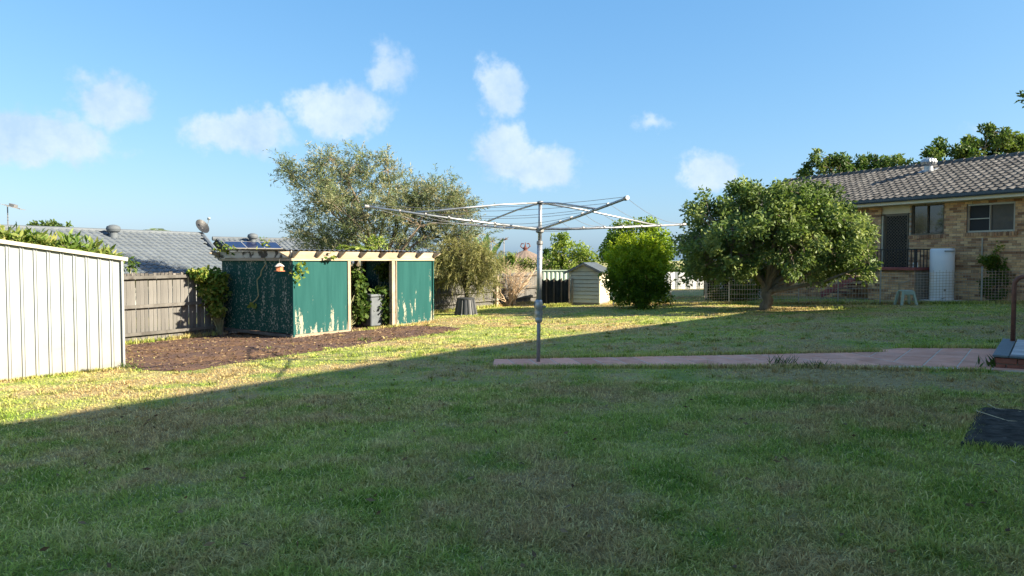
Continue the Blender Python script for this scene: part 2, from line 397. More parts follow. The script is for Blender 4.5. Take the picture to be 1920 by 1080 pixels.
# peeling green paint on fibro sheet
def greenpaint(name, lichen):
    m, t, b, o = new_mat(name)
    base = ramp(t, nnoise(t, 2.2, 5, coord='World', stretch=(3, 3, .25)).outputs['Fac'], [(.3, (.009, .060, .057)), (.7, (.017, .084, .079))]).outputs[0]
    pos = t.nodes.new('ShaderNodeNewGeometry').outputs['Position']
    sx = t.nodes.new('ShaderNodeSeparateXYZ'); t.links.new(pos, sx.inputs[0])
    hgt = t.nodes.new('ShaderNodeMapRange'); hgt.inputs['From Min'].default_value = -.1; hgt.inputs['From Max'].default_value = 1.0
    hgt.inputs['To Min'].default_value = 1; hgt.inputs['To Max'].default_value = 0; t.links.new(sx.outputs['Z'], hgt.inputs['Value'])
    if lichen:
        n = nnoise(t, 21, 6, .66, coord='World', stretch=(1, 1, .85)); n_b = nnoise(t, 2.0, 3, coord='World', stretch=(2, 2, .5))
        base = mixrgb(t, ramp(t, nnoise(t, 3.5, 6, coord='World', stretch=(2.5, 2.5, .3)).outputs['Fac'], [(.35, (.008, .032, .028)), (.7, (.025, .09, .075))]).outputs[0], (.008, .055, .045), (.02, .13, .105))
        add = t.nodes.new('ShaderNodeMath'); add.operation = 'MULTIPLY_ADD'; add.inputs[1].default_value = .42; t.links.new(n_b.outputs['Fac'], add.inputs[0]); t.links.new(n.outputs['Fac'], add.inputs[2])
        c = mixrgb(t, ramp(t, add.outputs[0], [(.765, (0, 0, 0)), (.84, (1, 1, 1))]).outputs[0], base, (.30, .31, .25))
    else:
        n = nnoise(t, 2.6, 8, .66, coord='World', stretch=(2.0, 2.0, .36)); fine_ = nnoise(t, 34, 4, .6, coord='World')
        a1 = t.nodes.new('ShaderNodeMath'); a1.operation = 'MULTIPLY_ADD'; a1.inputs[1].default_value = .17
        t.links.new(hgt.outputs[0], a1.inputs[0]); t.links.new(n.outputs['Fac'], a1.inputs[2])
        a2 = t.nodes.new('ShaderNodeMath'); a2.operation = 'MULTIPLY_ADD'; a2.inputs[1].default_value = .22
        t.links.new(fine_.outputs['Fac'], a2.inputs[0]); t.links.new(a1.outputs[0], a2.inputs[2])
        c = mixrgb(t, ramp(t, a2.outputs[0], [(.80, (0, 0, 0)), (.83, (1, 1, 1))]).outputs[0], base, (.30, .29, .22))
    t.links.new(c, b.inputs['Base Color']); b.inputs['Roughness'].default_value = .7; b.inputs['Specular IOR Level'].default_value = .12
    bump(t, b, n.outputs['Fac'], .25, .004)
greenpaint('green_paint_peeling', False); greenpaint('green_paint_lichen', True)
# leaves
leafmat('citrus_leaf', [(.055, .095, .024), (.14, .195, .055), (.28, .32, .11)], .28, .5)
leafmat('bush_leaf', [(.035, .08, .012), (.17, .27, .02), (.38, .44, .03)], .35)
leafmat('round_tree_leaf', [(.04, .08, .015), (.14, .22, .025), (.27, .34, .04)], .3)
leafmat('grevillea_leaf', [(.09, .125, .05), (.17, .205, .095), (.33, .30, .17)], .3)
leafmat('weeping_leaf', [(.11, .125, .04), (.22, .22, .08), (.36, .32, .14)], .3)
leafmat('vine_leaf', [(.05, .10, .02), (.14, .22, .035), (.32, .31, .08)], .35)
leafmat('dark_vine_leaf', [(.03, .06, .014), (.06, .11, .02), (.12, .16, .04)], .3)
leafmat('hedge_leaf', [(.045, .10, .018), (.14, .20, .04), (.32, .30, .10)], .35)
leafmat('far_leaf', [(.03, .065, .02), (.075, .125, .03), (.16, .20, .05)], .3)
leafmat('lime_leaf', [(.07, .13, .025), (.19, .26, .05), (.34, .38, .10)], .4)
leafmat('banana_leaf', [(.06, .14, .05), (.12, .23, .09), (.26, .36, .18)], .35, .35)
leafmat('palm_leaf', [(.08, .13, .07), (.16, .22, .12), (.25, .29, .17)], .3)
leafmat('dry_leaf', [(.06, .035, .025), (.13, .08, .045), (.26, .19, .11)], .15, .8)
# grass: colour follows patches in the lawn
def grassmat(name, blade):
    m, t, b, out = new_mat(name)
    big = nnoise(t, .33, 4, .6, coord='World'); mid = nnoise(t, 1.5, 5, .65, coord='World'); sm = nnoise(t, 9, 3, coord='World')
    green = ramp(t, mid.outputs['Fac'], [(.32, (.22, .335, .05)), (.51, (.44, .485, .115)), (.69, (.65, .605, .24))]).outputs[0]
    dry = ramp(t, sm.outputs['Fac'], [(.3, (.42, .27, .12)), (.7, (.66, .51, .25))]).outputs[0]
    mth = t.nodes.new('ShaderNodeMath'); mth.operation = 'MULTIPLY_ADD'; mth.inputs[1].default_value = .55
    t.links.new(mid.outputs['Fac'], mth.inputs[0]); t.links.new(big.outputs['Fac'], mth.inputs[2])
    patch = ramp(t, mth.outputs[0], [(.72, (0, 0, 0)), (.87, (.88, .88, .88))]).outputs[0]
    c = mixrgb(t, patch, green, dry)
    if blade:
        a = t.nodes.new('ShaderNodeAttribute'); a.attribute_name = 'var'
        c = mixrgb(t, ramp(t, a.outputs['Fac'], [(.86, (0, 0, 0)), (.93, (.85, .85, .85))]).outputs[0], c, (.60, .52, .24))
        hs = t.nodes.new('ShaderNodeHueSaturation'); mr_ = t.nodes.new('ShaderNodeMapRange'); mr_.inputs['To Min'].default_value = .55; mr_.inputs['To Max'].default_value = 1.5
        t.links.new(a.outputs['Fac'], mr_.inputs['Value']); t.links.new(mr_.outputs[0], hs.inputs['Value']); t.links.new(c, hs.inputs['Color']); c = hs.outputs[0]
        b.inputs['Roughness'].default_value = .8; b.inputs['Specular IOR Level'].default_value = .06
        tr = t.nodes.new('ShaderNodeBsdfTranslucent'); t.links.new(c, tr.inputs['Color'])
        mx = t.nodes.new('ShaderNodeMixShader'); mx.inputs[0].default_value = .33
        t.links.new(b.outputs[0], mx.inputs[1]); t.links.new(tr.outputs[0], mx.inputs[2]); t.links.new(mx.outputs[0], out.inputs['Surface'])
    else:
        c = mixrgb(t, .5, c, (.13, .11, .05)); b.inputs['Roughness'].default_value = .95
        bump(t, b, nnoise(t, 40, 5, coord='World').outputs['Fac'], .8, .03)
    t.links.new(c, b.inputs['Base Color'])
grassmat('grass_blade', True); grassmat('lawn_soil', False)
m, t, b, o = new_mat('mulch')
c = ramp(t, nnoise(t, 26, 8, .75, coord='World').outputs['Fac'], [(.3, (.05, .024, .018)), (.55, (.115, .06, .043)), (.75, (.20, .125, .085))]).outputs[0]
c = mixrgb(t, ramp(t, nnoise(t, 1.1, 4, coord='World').outputs['Fac'], [(.45, (0, 0, 0)), (.62, (.7, .7, .7))]).outputs[0], c, (.20, .10, .04))
t.links.new(c, b.inputs['Base Color']); b.inputs['Roughness'].default_value = .95
bump(t, b, nnoise(t, 40, 6, .7, coord='World').outputs['Fac'], 1.0, .03)
M = MATS
# ================================================================== ground
def axis(breaks):
    out = []
    for a, b, st in breaks: out += list(np.arange(a, b, st))
    return np.array(out + [breaks[-1][1]])
gx = axis([(-900, -100, 200), (-100, -16, 12), (-16, 26, 1.0), (26, 100, 12), (100, 900, 200)])
gy = axis([(-400, -20, 95), (-20, 45, 1.0), (45, 120, 15), (120, 1500, 230)])
XX, YY = np.meshgrid(gx, gy); ZZ = gzn(XX, YY)
nx, ny = len(gx), len(gy)
q = np.array([(j * nx + i, j * nx + i + 1, (j + 1) * nx + i + 1, (j + 1) * nx + i) for j in range(ny - 1) for i in range(nx - 1)])
ground = link('lawn_ground', np_mesh('lawn_ground', np.stack([XX, YY, ZZ], -1).reshape(-1, 3), quads=q, smooth=True), None, M['lawn_soil'])
tag(ground, kind='structure')

EXCL = []                                   # polygons where no lawn grows
def polyarr(pts): return np.array([(p[0], p[1]) for p in pts])
def inpoly(P, x, y):
    n = len(P); r = np.zeros(len(x), bool); j = n - 1
    for i in range(n):
        xi, yi = P[i]; xj, yj = P[j]
        c = ((yi > y) != (yj > y)) & (x < (xj - xi) * (y - yi) / (yj - yi + 1e-12) + xi); r ^= c; j = i
    return r
# ------------------------------------------------------------------ bare mulch in front of the green shed
mpx = [(228, 690), (270, 694), (330, 698), (372, 694), (430, 684), (500, 672), (560, 664), (640, 653), (700, 642), (760, 634), (830, 625), (866, 618),
       (850, 613), (800, 611), (745, 612), (735, 600), (665, 598), (560, 618), (420, 616), (380, 628), (300, 638), (226, 648)]
mp = [gp(*p) for p in mpx]; MULCH = polyarr(mp)
bm = bmesh.new(); vs = [bm.verts.new((p.x, p.y, p.z + .012)) for p in mp]; fc = bm.faces.new(vs)
bmesh.ops.triangulate(bm, faces=[fc]); bmesh.ops.subdivide_edges(bm, edges=bm.edges[:], cuts=4, use_grid_fill=True)
for v in bm.verts:
    if not v.is_boundary: v.co.z += random.uniform(-.004, .016)
    else: v.co.x += random.uniform(-.06, .06); v.co.y += random.uniform(-.06, .06); v.co.z = gz(v.co.x, v.co.y) + .006
bmesh.ops.recalc_face_normals(bm, faces=bm.faces[:])
me = bpy.data.meshes.new('mulch_ground'); bm.to_mesh(me); bm.free()
mu = link('mulch_ground', me, None, M['mulch']); tag(mu, kind='structure')
if me.polygons[0].normal.z < 0: me.flip_normals()

# ------------------------------------------------------------------ pink concrete path
PA0, PB0 = gp(915, 690), gp(1500, 689)      # near edge
PA1, PB1 = gp(937, 676), gp(1655, 662.5)    # far edge
path = thing('path', PA0, None, None); path['kind'] = 'structure'
pn = (PB0 - PA0).normalized(); nlen = (PB0 - PA0).length
def edge(P, Q, s):                          # s metres along in x
    d = (Q - P) / (Q.x - P.x); return P + d * s
bed = MB(); pad_pts = [gp(1655, 662.5), gp(1690, 655), gp(1790, 656), gp(1900, 657), gp(1960, 700), gp(1858, 696), gp(1500, 689)]
allp = [PA0, PB0] + pad_pts[-2::-1][0:0]
L1 = 6.25
outline = [PA0 + Vector((.10, .26, 0)), PA0 + Vector((.10, .01, 0)), PB0, gp(1700, 693), gp(1858, 696), gp(1960, 700), gp(1990, 657), gp(1790, 656), gp(1690, 655), gp(1655, 662.5), PA1, PA1 + Vector((.05, -.06, 0))]
bed.prism([Vector((p.x, p.y, gz(p.x, p.y) + .021)) for p in outline], (0, 0, -.06))
bo = bed.build('joint_bed', M['path_joint'], path)
EXCL.append(polyarr(outline))
def slab(quad, name='paving_slab', h=.026):
    ps = []; q3 = [Vector((p[0], p[1], 0)) for p in quad]
    for i, p in enumerate(q3):
        e1, e2 = q3[(i + 1) % len(q3)] - p, q3[i - 1] - p
        if e1.length < .05 or e2.length < .05: g1 = .1
        else: g1 = 1.0
        p = p + (e1.normalized() + e2.normalized()) * .0085 * g1
        ps.append(Vector((p.x, p.y, gz(p.x, p.y) + .014)))
    o = MB().prism(ps, (0, 0, h - .014 + random.uniform(-.002, .003))).build(name, M['pink_path'], path)
    return bevel(o, .006)
xs = [PA0.x + .05]; x = PA0.x + .40
while x < 5.75: xs.append(x); x += .34
for i in range(len(xs) - 1):
    a, b_ = xs[i], xs[i + 1]; sk = .06
    n0, n1 = edge(PA0, PB0, a - PA0.x + sk), edge(PA0, PB0, b_ - PA0.x + sk)
    f0, f1 = edge(PA1, PB1, a - PA1.x - .10), edge(PA1, PB1, b_ - PA1.x - .10)
    if i == 0: slab([n0 + Vector((-.06, .0, 0)), n1, f1, f0 + Vector((.12, 0, 0)), n0 + Vector((-.04, .3, 0))])
    elif a < 2.6: slab([n0, n1, f1, f0])
    else:
        m0, m1 = n0.lerp(f0, .52), n1.lerp(f1, .52); slab([n0, n1, m1, m0]); slab([m0, m1, f1, f0])
# wider apron by the steps, pavers laid along the lot lines and cut to the outline
def clip_poly(poly, conv):
    n = len(conv); area = sum(conv[i][0] * conv[(i + 1) % n][1] - conv[(i + 1) % n][0] * conv[i][1] for i in range(n))
    if area < 0: conv = conv[::-1]
    out = [tuple(p) for p in poly]
    for i in range(n):
        A_, B_ = conv[i], conv[(i + 1) % n]; inp = out; out = []
        def sd(p): return (B_[0] - A_[0]) * (p[1] - A_[1]) - (B_[1] - A_[1]) * (p[0] - A_[0])
        for k in range(len(inp)):
            P_, Q_ = inp[k], inp[(k + 1) % len(inp)]; sp_, sq_ = sd(P_), sd(Q_)
            if sp_ >= 0: out.append(P_)
            if (sp_ >= 0) != (sq_ >= 0):
                t_ = sp_ / (sp_ - sq_); out.append((P_[0] + (Q_[0] - P_[0]) * t_, P_[1] + (Q_[1] - P_[1]) * t_))
        if len(out) < 3: return []
    return out
le0, le1 = edge(PA0, PB0, xs[-1] - PA0.x + .06), edge(PA1, PB1, xs[-1] - PA1.x - .10)
APR = [tuple(p)[:2] for p in (le0 + Vector((.02, -.0, 0)), gp(1858, 696.5), gp(1990, 700), gp(1990, 657), gp(1692, 655), le1 + Vector((.02, 0, 0)))]
for i in range(-12, 16):
    for j in range(-14, 12):
        c = Vector((6.2, 10.6, 0)) + T2 * (i * .40) + N2 * (j * .40)
        q_ = clip_poly([tuple(p)[:2] for p in (c, c + N2 * .40, c + N2 * .40 + T2 * .40, c + T2 * .40)], APR)
        if len(q_) < 3: continue
        ar = abs(sum(q_[k][0] * q_[(k + 1) % len(q_)][1] - q_[(k + 1) % len(q_)][0] * q_[k][1] for k in range(len(q_)))) / 2
        if ar > .006: slab([Vector((p[0], p[1], 0)) for p in q_])

# ================================================================== house at the right
hu = Vector((.51, -.86, 0)).normalized(); hm = Vector((hu.y, -hu.x, 0)); W0 = Vector((14.55, 24.15, 0))
def wk(px, py, off=0.0):
    P = hit(px, py, W0 + hm * off, hm); return (P - W0).dot(hu), P.z
def wp(k, z, off=0.0): return W0 + hu * k + hm * off + UP * z
GZ = gz(W0.x, W0.y); KL, KR = -9.4, 6.5; ZE = 3.62; ZR = 5.40
house = thing('brick_house', wp(0, GZ), 'brown brick house with dark tiled roof and raised back door behind the wire fence', 'house')
k_d0, zt = wk(1652, 392); k_d1, _ = wk(1706, 392); _, zd = wk(1680, 501)
k_a0, za1 = wk(1709, 390); k_a1, za0 = wk(1770, 439)
k_b0, zb1 = wk(1813, 383.5); k_b1, zb0 = wk(1903, 433)
z1 = ZE - .03
OPEN = [(k_d0, k_d1, zd, z1 - .02), (k_a0, k_a1, za0, z1 - .02), (k_b0, k_b1, zb0, zb1)]
wall = MB(); ks = KL
for (a, b_, c, d) in OPEN:
    if a - ks > .01: wall.box(wp((ks + a) / 2, (GZ - .3 + z1) / 2, -.13), hu * (a - ks) / 2, hm * .12, UP * (z1 - GZ + .3) / 2)
    wall.box(wp((a + b_) / 2, (GZ - .3 + c) / 2, -.13), hu * (b_ - a) / 2, hm * .12, UP * (c - GZ + .3) / 2)
    if z1 - d > .01: wall.box(wp((a + b_) / 2, (d + z1) / 2, -.13), hu * (b_ - a) / 2, hm * .12, UP * (z1 - d) / 2)
    ks = b_
wall.box(wp((ks + KR) / 2, (GZ - .3 + z1) / 2, -.13), hu * (KR - ks) / 2, hm * .12, UP * (z1 - GZ + .3) / 2)
for kk in (KL, KR):                        # gable ends and back wall
    wall.box(wp(kk, (GZ + z1) / 2, -4.15), hu * .12, hm * 3.9, UP * (z1 - GZ) / 2)
wall.box(wp((KL + KR) / 2, (GZ + z1) / 2, -8.1), hu * (KR - KL) / 2, hm * .12, UP * (z1 - GZ) / 2)
wl = wall.build('wall', M['mortar'], house)
# bricks, each with its own joint
bricks = []
j = 0; z = GZ - .2
while z < z1 - .05:
    k = KL + (-.125 if j % 2 else 0)
    while k < KR:
        segs = [(k + .005, min(k + .235, KR))]
        for (a, b_, c, d) in OPEN:
            if min(z + .076, d) - max(z, c) > .02:
                ns = []
                for (s0, s1) in segs:
                    if s1 <= a or s0 >= b_: ns.append((s0, s1))
                    else:
                        if a - s0 > .04: ns.append((s0, a))
                        if s1 - b_ > .04: ns.append((b_, s1))
                segs = ns
        for s0, s1 in segs:
            if s1 - s0 > .04: bricks.append((s0, s1, z, min(z + .076, z1)))
        k += .24
    z += .086; j += 1
def near_key(br):
    P = wp((br[0] + br[1]) / 2, br[2]); px = P.x / P.y
    vis = px < .705 and br[0] > k_d1 - .4 and br[2] > GZ + .3
    return (0 if vis else 1, -(br[1] - br[0]) / P.length)
bricks.sort(key=near_key)
bmesh_cache = {}
def brick_mesh(w, h):
    key = (round(w, 2), round(h, 3))
    if key not in bmesh_cache:
        bmesh_cache[key] = MB().box((0, 0, 0), (key[0] / 2, 0, 0), (0, .05, 0), (0, 0, key[1] / 2)).mesh('brick'); bmesh_cache[key].materials.append(M['brown_brick_piece'])
    return bmesh_cache[key]
HR = Matrix((hu, -hm, UP)).transposed().to_4x4()
for br in bricks[:300]:
    o = link('brick', brick_mesh(br[1] - br[0], br[3] - br[2]), wl)
    o.matrix_basis = Matrix.Translation(wp((br[0] + br[1]) / 2, (br[2] + br[3]) / 2, -.042 + random.uniform(-.002, .002))) @ HR
    o.matrix_parent_inverse = Matrix.Identity(4)
rest = MB(); var = []
for br in bricks[300:]:
    rest.box(wp((br[0] + br[1]) / 2, (br[2] + br[3]) / 2, -.042), hu * (br[1] - br[0]) / 2, hm * .05, UP * (br[3] - br[2]) / 2); var += [random.random()] * 8
me = rest.mesh('brickwork'); a_ = me.attributes.new('var', 'FLOAT', 'POINT'); a_.data.foreach_set('value', np.array(var, np.float32))
link('brickwork', me, wl, M['brown_brick'], 'stuff')
# brick sills under the windows
for (a, b_, c, d) in OPEN[1:]:
    sill = MB(); vv = []; k = a - .08
    while k < b_ + .05:
        sill.box(wp(k + .04, c - .07, .0), hu * .034, hm * .045 + UP * -.012, UP * .058); vv += [random.random() * .35] * 8; k += .08
    me = sill.mesh('window_sill'); a_ = me.attributes.new('var', 'FLOAT', 'POINT'); a_.data.foreach_set('value', np.array(vv, np.float32)); link('window_sill', me, wl, M['brown_brick'])
# windows: sliding sashes in aluminium frames, timber-brown and silver
def window(o4, fm, split, left_rail, lab, panes):
    a, b_, c, d = o4; f = MB()
    for (p, q_) in (((a, c), (b_, c)), ((a, d), (b_, d)), ((a, c), (a, d)), ((b_, c), (b_, d))):
        sgn = .025
        pa = wp(min(max(p[0], a + sgn), b_ - sgn), min(max(p[1], c + sgn), d - sgn), -.06); pb = wp(min(max(q_[0], a + sgn), b_ - sgn), min(max(q_[1], c + sgn), d - sgn), -.06)
        f.bar(pa, pb, .05 if p[0] == q_[0] else .07, .07 if p[0] == q_[0] else .05)
    s = a + (b_ - a) * split
    wo_ = f.build('window', M[fm], house); wo_['label'] = lab
    for i, (x0, x1) in enumerate(((a + .05, s), (s, b_ - .05))):
        MB().box(wp((x0 + x1) / 2, (c + d) / 2, -.10 - .02 * i), hu * (x1 - x0) / 2, hm * .004, UP * ((d - c) / 2 - .05)).build('pane', M[panes[i]], wo_)
    MB().bar(wp(s, c + .05, -.075), wp(s, d - .05, -.075), .035, .05).build('sash_bar', M[fm], wo_)
    if left_rail: MB().bar(wp(a + .05, (c + d) / 2 - .02, -.075), wp(s, (c + d) / 2 - .02, -.075), .05, .03).build('sash_rail', M[fm], wo_)
    bl = MB(); z = c + .07
    while z < d - .08:
        bl.box(wp((s + b_) / 2, z, -.085 if panes[1] == 'blind' else -.16), hu * ((b_ - s) / 2 - .07), hm * .004 + UP * .006, UP * .014); z += .04
    if panes[1] == 'blind': bl.build('blind', M['blind'], wo_)
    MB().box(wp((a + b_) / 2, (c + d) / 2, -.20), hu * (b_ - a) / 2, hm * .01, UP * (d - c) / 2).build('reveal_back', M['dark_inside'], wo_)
window(OPEN[1], 'bronze_frame', .48, False, 'dark sliding window with brown frame next to the back door', ('window_glass', 'window_glass'))
window(OPEN[2], 'silver_frame', .48, True, 'sliding window with pale frame and half-drawn blind', ('fly_screen', 'blind'))
# back door with a diamond security grille, cream panel above
a, b_, c, d = OPEN[0]; fr = MB(); dz1 = wk(1680, 403)[1]
ka, kb = wk(1658, 450)[0], wk(1701, 450)[0]
dr = MB().box(wp((ka + kb) / 2, (c + dz1) / 2, -.10), hu * (kb - ka) / 2, hm * .02, UP * (dz1 - c) / 2).build('door', M['dark_inside'], house)
dr['label'] = 'dark security screen door with diamond grille'
for (p, q_) in (((ka, c), (ka, dz1)), ((kb, c), (kb, dz1)), ((ka, dz1), (kb, dz1))): fr.bar(wp(*p, -.07), wp(*q_, -.07), .07, .07)
fr.build('door_frame', M['bronze_frame'], dr)
gr = MB(); st = .11; w_ = kb - ka - .08; h_ = dz1 - c - .06
i = -int(h_ / st)
while i * st < w_ + h_:
    for sg in (1, -1):
        p0 = i * st; lo = max(0, p0 - 0) ; # line x = p0 + y (or mirrored)
        y0 = max(0, -p0); y1 = min(h_, w_ - p0)
        if y1 - y0 > .02:
            xa, xb = p0 + y0, p0 + y1
            if sg < 0: xa, xb = w_ - xa, w_ - xb
            gr.bar(wp(ka + .04 + xa, c + .03 + y0, -.07), wp(ka + .04 + xb, c + .03 + y1, -.07), .012, .012, hm)
    i += 1
gr.build('grille', M['bronze_frame'], dr)
MB().bar(wp(kb - .1, c + 1.0, -.05), wp(kb - .1, c + 1.16, -.05), .03, .04, hm).build('handle', M['black_iron'], dr)
pnl = MB().box(wp((a + b_) / 2, (dz1 + .05 + z1) / 2, -.09), hu * (b_ - a) / 2, hm * .02, UP * (z1 - dz1 - .05) / 2)
pnl.box(wp(a + .03, (c + dz1) / 2, -.08), hu * .03, hm * .03, UP * (dz1 - c) / 2).box(wp(b_ - .02, (c + dz1) / 2, -.08), hu * .02, hm * .03, UP * (dz1 - c) / 2)
pnl.build('door_surround', M['cream_paint'], house)
# eave: soffit, fascia, gutter
EO = .55
ev = MB().box(wp((KL + KR) / 2, ZE - .02, EO / 2 - .02), hu * ((KR - KL) / 2 + .3), hm * (EO / 2 + .02), UP * .012); ev.build('soffit', M['cream_paint'], house)
MB().box(wp((KL + KR) / 2, ZE + .03, EO - .01), hu * ((KR - KL) / 2 + .3), hm * .012, UP * .07).build('fascia', M['cream_paint'], house)
g = MB(); prof = [(0, .10), (0, .0), (.02, -.02), (.09, -.02), (.115, .02), (.115, .11)]
pts = [wp(KL - .3, ZE + .08 + z_, EO + .006 + o_) for o_, z_ in prof]; g.prism(pts, hu * (KR - KL + .6)); g.build('gutter', M['slate_gutter'], house)
# roof of curved concrete tiles
RZ0 = ZE + .16; slope_v = (wp(0, ZR, -4.0) - wp(0, RZ0, EO + .06)); SLEN = slope_v.length; sv = slope_v / SLEN; rn = hu.cross(sv).normalized()
if rn.z < 0: rn = -rn
roof = MB()
for sgn in (1,):
    a0, a1, a2, a3 = wp(KL - .3, RZ0 - .06, EO), wp(KR + .3, RZ0 - .06, EO), wp(KR + .3, ZR - .06, -4.0), wp(KL - .3, ZR - .06, -4.0)
    b0, b1 = wp(KL - .3, RZ0 - .06, -8.6), wp(KR + .3, RZ0 - .06, -8.6)
    roof.add([a0, a1, a2, a3, b0, b1], [(0, 1, 2, 3), (3, 2, 5, 4), (0, 3, 4), (1, 5, 2)])
rf = roof.build('roof', M['brown_tile_far'], house)
def tile_mesh(w, L, hgt, name, n=7, step=.035):
    vs = []; fs = []
    for i in range(n):
        s = i / (n - 1); zz = hgt * max(0, math.sin(math.pi * min(1, s / .72))) ** .7 if s < .72 else 0.0
        vs += [(s * w, 0, zz + step), (s * w, L, zz + .004), (s * w, 0, zz - .012 + .012 * 0)]
    for i in range(n - 1):
        a_, b2 = i * 3, i * 3 + 3
        fs += [(a_, b2, b2 + 1, a_ + 1), (a_ + 2, b2 + 2, b2, a_)]
    return vs, fs
TW = .255; TG = .36
tv, tf = tile_mesh(TW, TG + .05, .042, 'roof_tile')
tme = bpy.data.meshes.new('roof_tile'); tme.from_pydata(tv, [], tf); tme.update(); tme.materials.append(M['brown_tile'])
tl = []
rows = int(SLEN / TG) + 1
for r_ in range(rows):
    for c_ in range(int((KR - KL + .6) / TW)):
        p = wp(KL - .3 + c_ * TW, RZ0, EO + .06) + sv * (r_ * TG)
        if r_ * TG < SLEN - .12: tl.append(p)
tl.sort(key=lambda p: (0 if p.x / p.y < .72 else 1, p.length))
TB = Matrix((hu, sv, rn)).transposed().to_4x4()
for p in tl[:300]:
    o = link('roof_tile', tme, rf); o.matrix_basis = Matrix.Translation(p + rn * random.uniform(0, .006)) @ TB; o.matrix_parent_inverse = Matrix.Identity(4)
def tiles_joined(name, pts, basis, tv, tf, mat, parent):
    tvn = np.array(tv); B = np.array(basis.to_3x3()); V = []; FQ = []; vr = []
    base = tvn @ B.T
    if np.linalg.det(B) < 0: tf = [f[::-1] for f in tf]
    for i, p in enumerate(pts):
        V.append(base + np.array(p)); FQ.append(np.array(tf) + i * len(tv)); vr.append(np.full(len(tv), random.random()))
    tm_ = np_mesh(name, np.concatenate(V), quads=np.concatenate(FQ), attrs={'var': np.concatenate(vr)}); tm_.shade_flat()
    return link(name, tm_, parent, mat, 'stuff')
tiles_joined('roof_tiling', tl[300:], TB, tv, tf, M['brown_tile_far'], rf)
cap_me = MB().tube([(0, 0, 0), (.39, 0, .015)], [.115, .13], 10).mesh('ridge_cap'); cap_me.materials.append(M['brown_tile'])
k = KL - .3
while k < KR:
    o = link('ridge_cap', cap_me, rf); o.matrix_basis = Matrix.Translation(wp(k, ZR - .01, -4.0)) @ HR; o.matrix_parent_inverse = Matrix.Identity(4); k += .37
# turbine vent
def roof_vent(P, s, mat, parent, finned):
    v = MB(); v.lathe(P + UP * -.1, [(.15 * s, 0), (.15 * s, .32 * s)], 16)
    o = v.build('roof_vent', M[mat], parent)
    h = MB(); h.lathe(P + UP * (.22 * s - .1), [(.17 * s, 0), (.24 * s, .05 * s), (.27 * s, .14 * s), (.24 * s, .24 * s), (.12 * s, .30 * s), (.02 * s, .315 * s)], 32, flute=16 if finned else 0, fl=.04)
    h.build('vent_head', M[mat], o); return o
vb = hit(1741, 322, wp(0, RZ0, EO + .06), rn)
vo = roof_vent(vb + UP * .1, 1.0, 'galvanised', house, True); vo['label'] = 'silver spinning roof vent near the ridge'
MB().box(vb + rn * .05, hu * .28, sv * .25, rn * .012).build('flashing', M['galvanised'], vo)
# raised back porch: red slab, brick base, railing, stairs
kp0, kp1 = wk(1622, 505, 1.15)[0], wk(1716, 505, 1.15)[0]; zp = wk(1660, 501, 1.15)[1]
por = MB().box(wp((kp0 + kp1) / 2, zp - .05, .6), hu * (kp1 - kp0) / 2, hm * .595, UP * .05).build('porch_slab', M['red_concrete'], house); bevel(por, .01)
MB().box(wp((kp0 + kp1) / 2, (GZ - .2 + zp - .1) / 2, .53), hu * ((kp1 - kp0) / 2 - .08), hm * .52, UP * (zp - .1 - GZ + .2) / 2).build('porch_base', M['porch_mortar'], house)
pbk = MB(); pv_ = []; z = GZ - .1; j = 0
while z < zp - .16:
    k = kp0 + .08 - (.12 if j % 2 else 0)
    while k < kp1 - .08:
        k0_, k1_ = max(k, kp0 + .08), min(k + .23, kp1 - .08)
        if k1_ - k0_ > .03: pbk.box(wp((k0_ + k1_) / 2, z + .038, 1.01), hu * (k1_ - k0_) / 2, hm * .05, UP * .038); pv_ += [random.random()] * 8
        k += .24
    z += .086; j += 1
me = pbk.mesh('porch_brickwork'); a_ = me.attributes.new('var', 'FLOAT', 'POINT'); a_.data.foreach_set('value', np.array(pv_, np.float32)); link('porch_brickwork', me, house, M['brown_brick'], 'stuff')
rail = MB(); kr0, kr1 = kp0 + .03, kp1 - .04; zr = wk(1660, 468, 1.1)[1]
rail.bar(wp(kr0, zr, 1.1), wp(kr1, zr, 1.1), .05, .04); rail.bar(wp(kr0, zp + .08, 1.1), wp(kr1, zp + .08, 1.1), .04, .03)
rail.bar(wp(kr1, zr, .05), wp(kr1, zr, 1.1), .04, .04)
ro = rail.build('railing', M['black_iron'], house)
nb = int((kr1 - kr0) / .13)
for i in range(nb + 1):
    k = kr0 + (kr1 - kr0) * i / nb
    w2 = .05 if i in (0, nb) else .022
    MB().bar(wp(k, zp, 1.1), wp(k, zr, 1.1), w2, w2, hm).build('baluster', M['black_iron'], ro)
for i in range(5):
    k = kr1
    MB().bar(wp(k, zp, .2 + i * .2), wp(k, zr, .2 + i * .2), .022, .022, hm).build('baluster', M['black_iron'], ro)
ns = 6
for i in range(ns):                       # stairs falling away to the left
    k = kp0 - .28 * (i + .5); zz = zp - (zp - GZ) * (i + 1) / (ns + 1)
    MB().box(wp(k, zz - .03, .6), hu * .15, hm * .5, UP * .03).build('stair_tread', M['red_concrete'], house)
st_ = MB(); st_.bar(wp(kp0, zp - .18, 1.12), wp(kp0 - .28 * ns - .1, GZ + .02, 1.12), .05, .2); st_.build('stringer', M['red_concrete'], house)
MB().bar(wp(kp1 - .12, zp, .95), wp(kp1 - .12, zp + .16, .95), .11, .11, hm).build('pot', M['heater_white'], house)
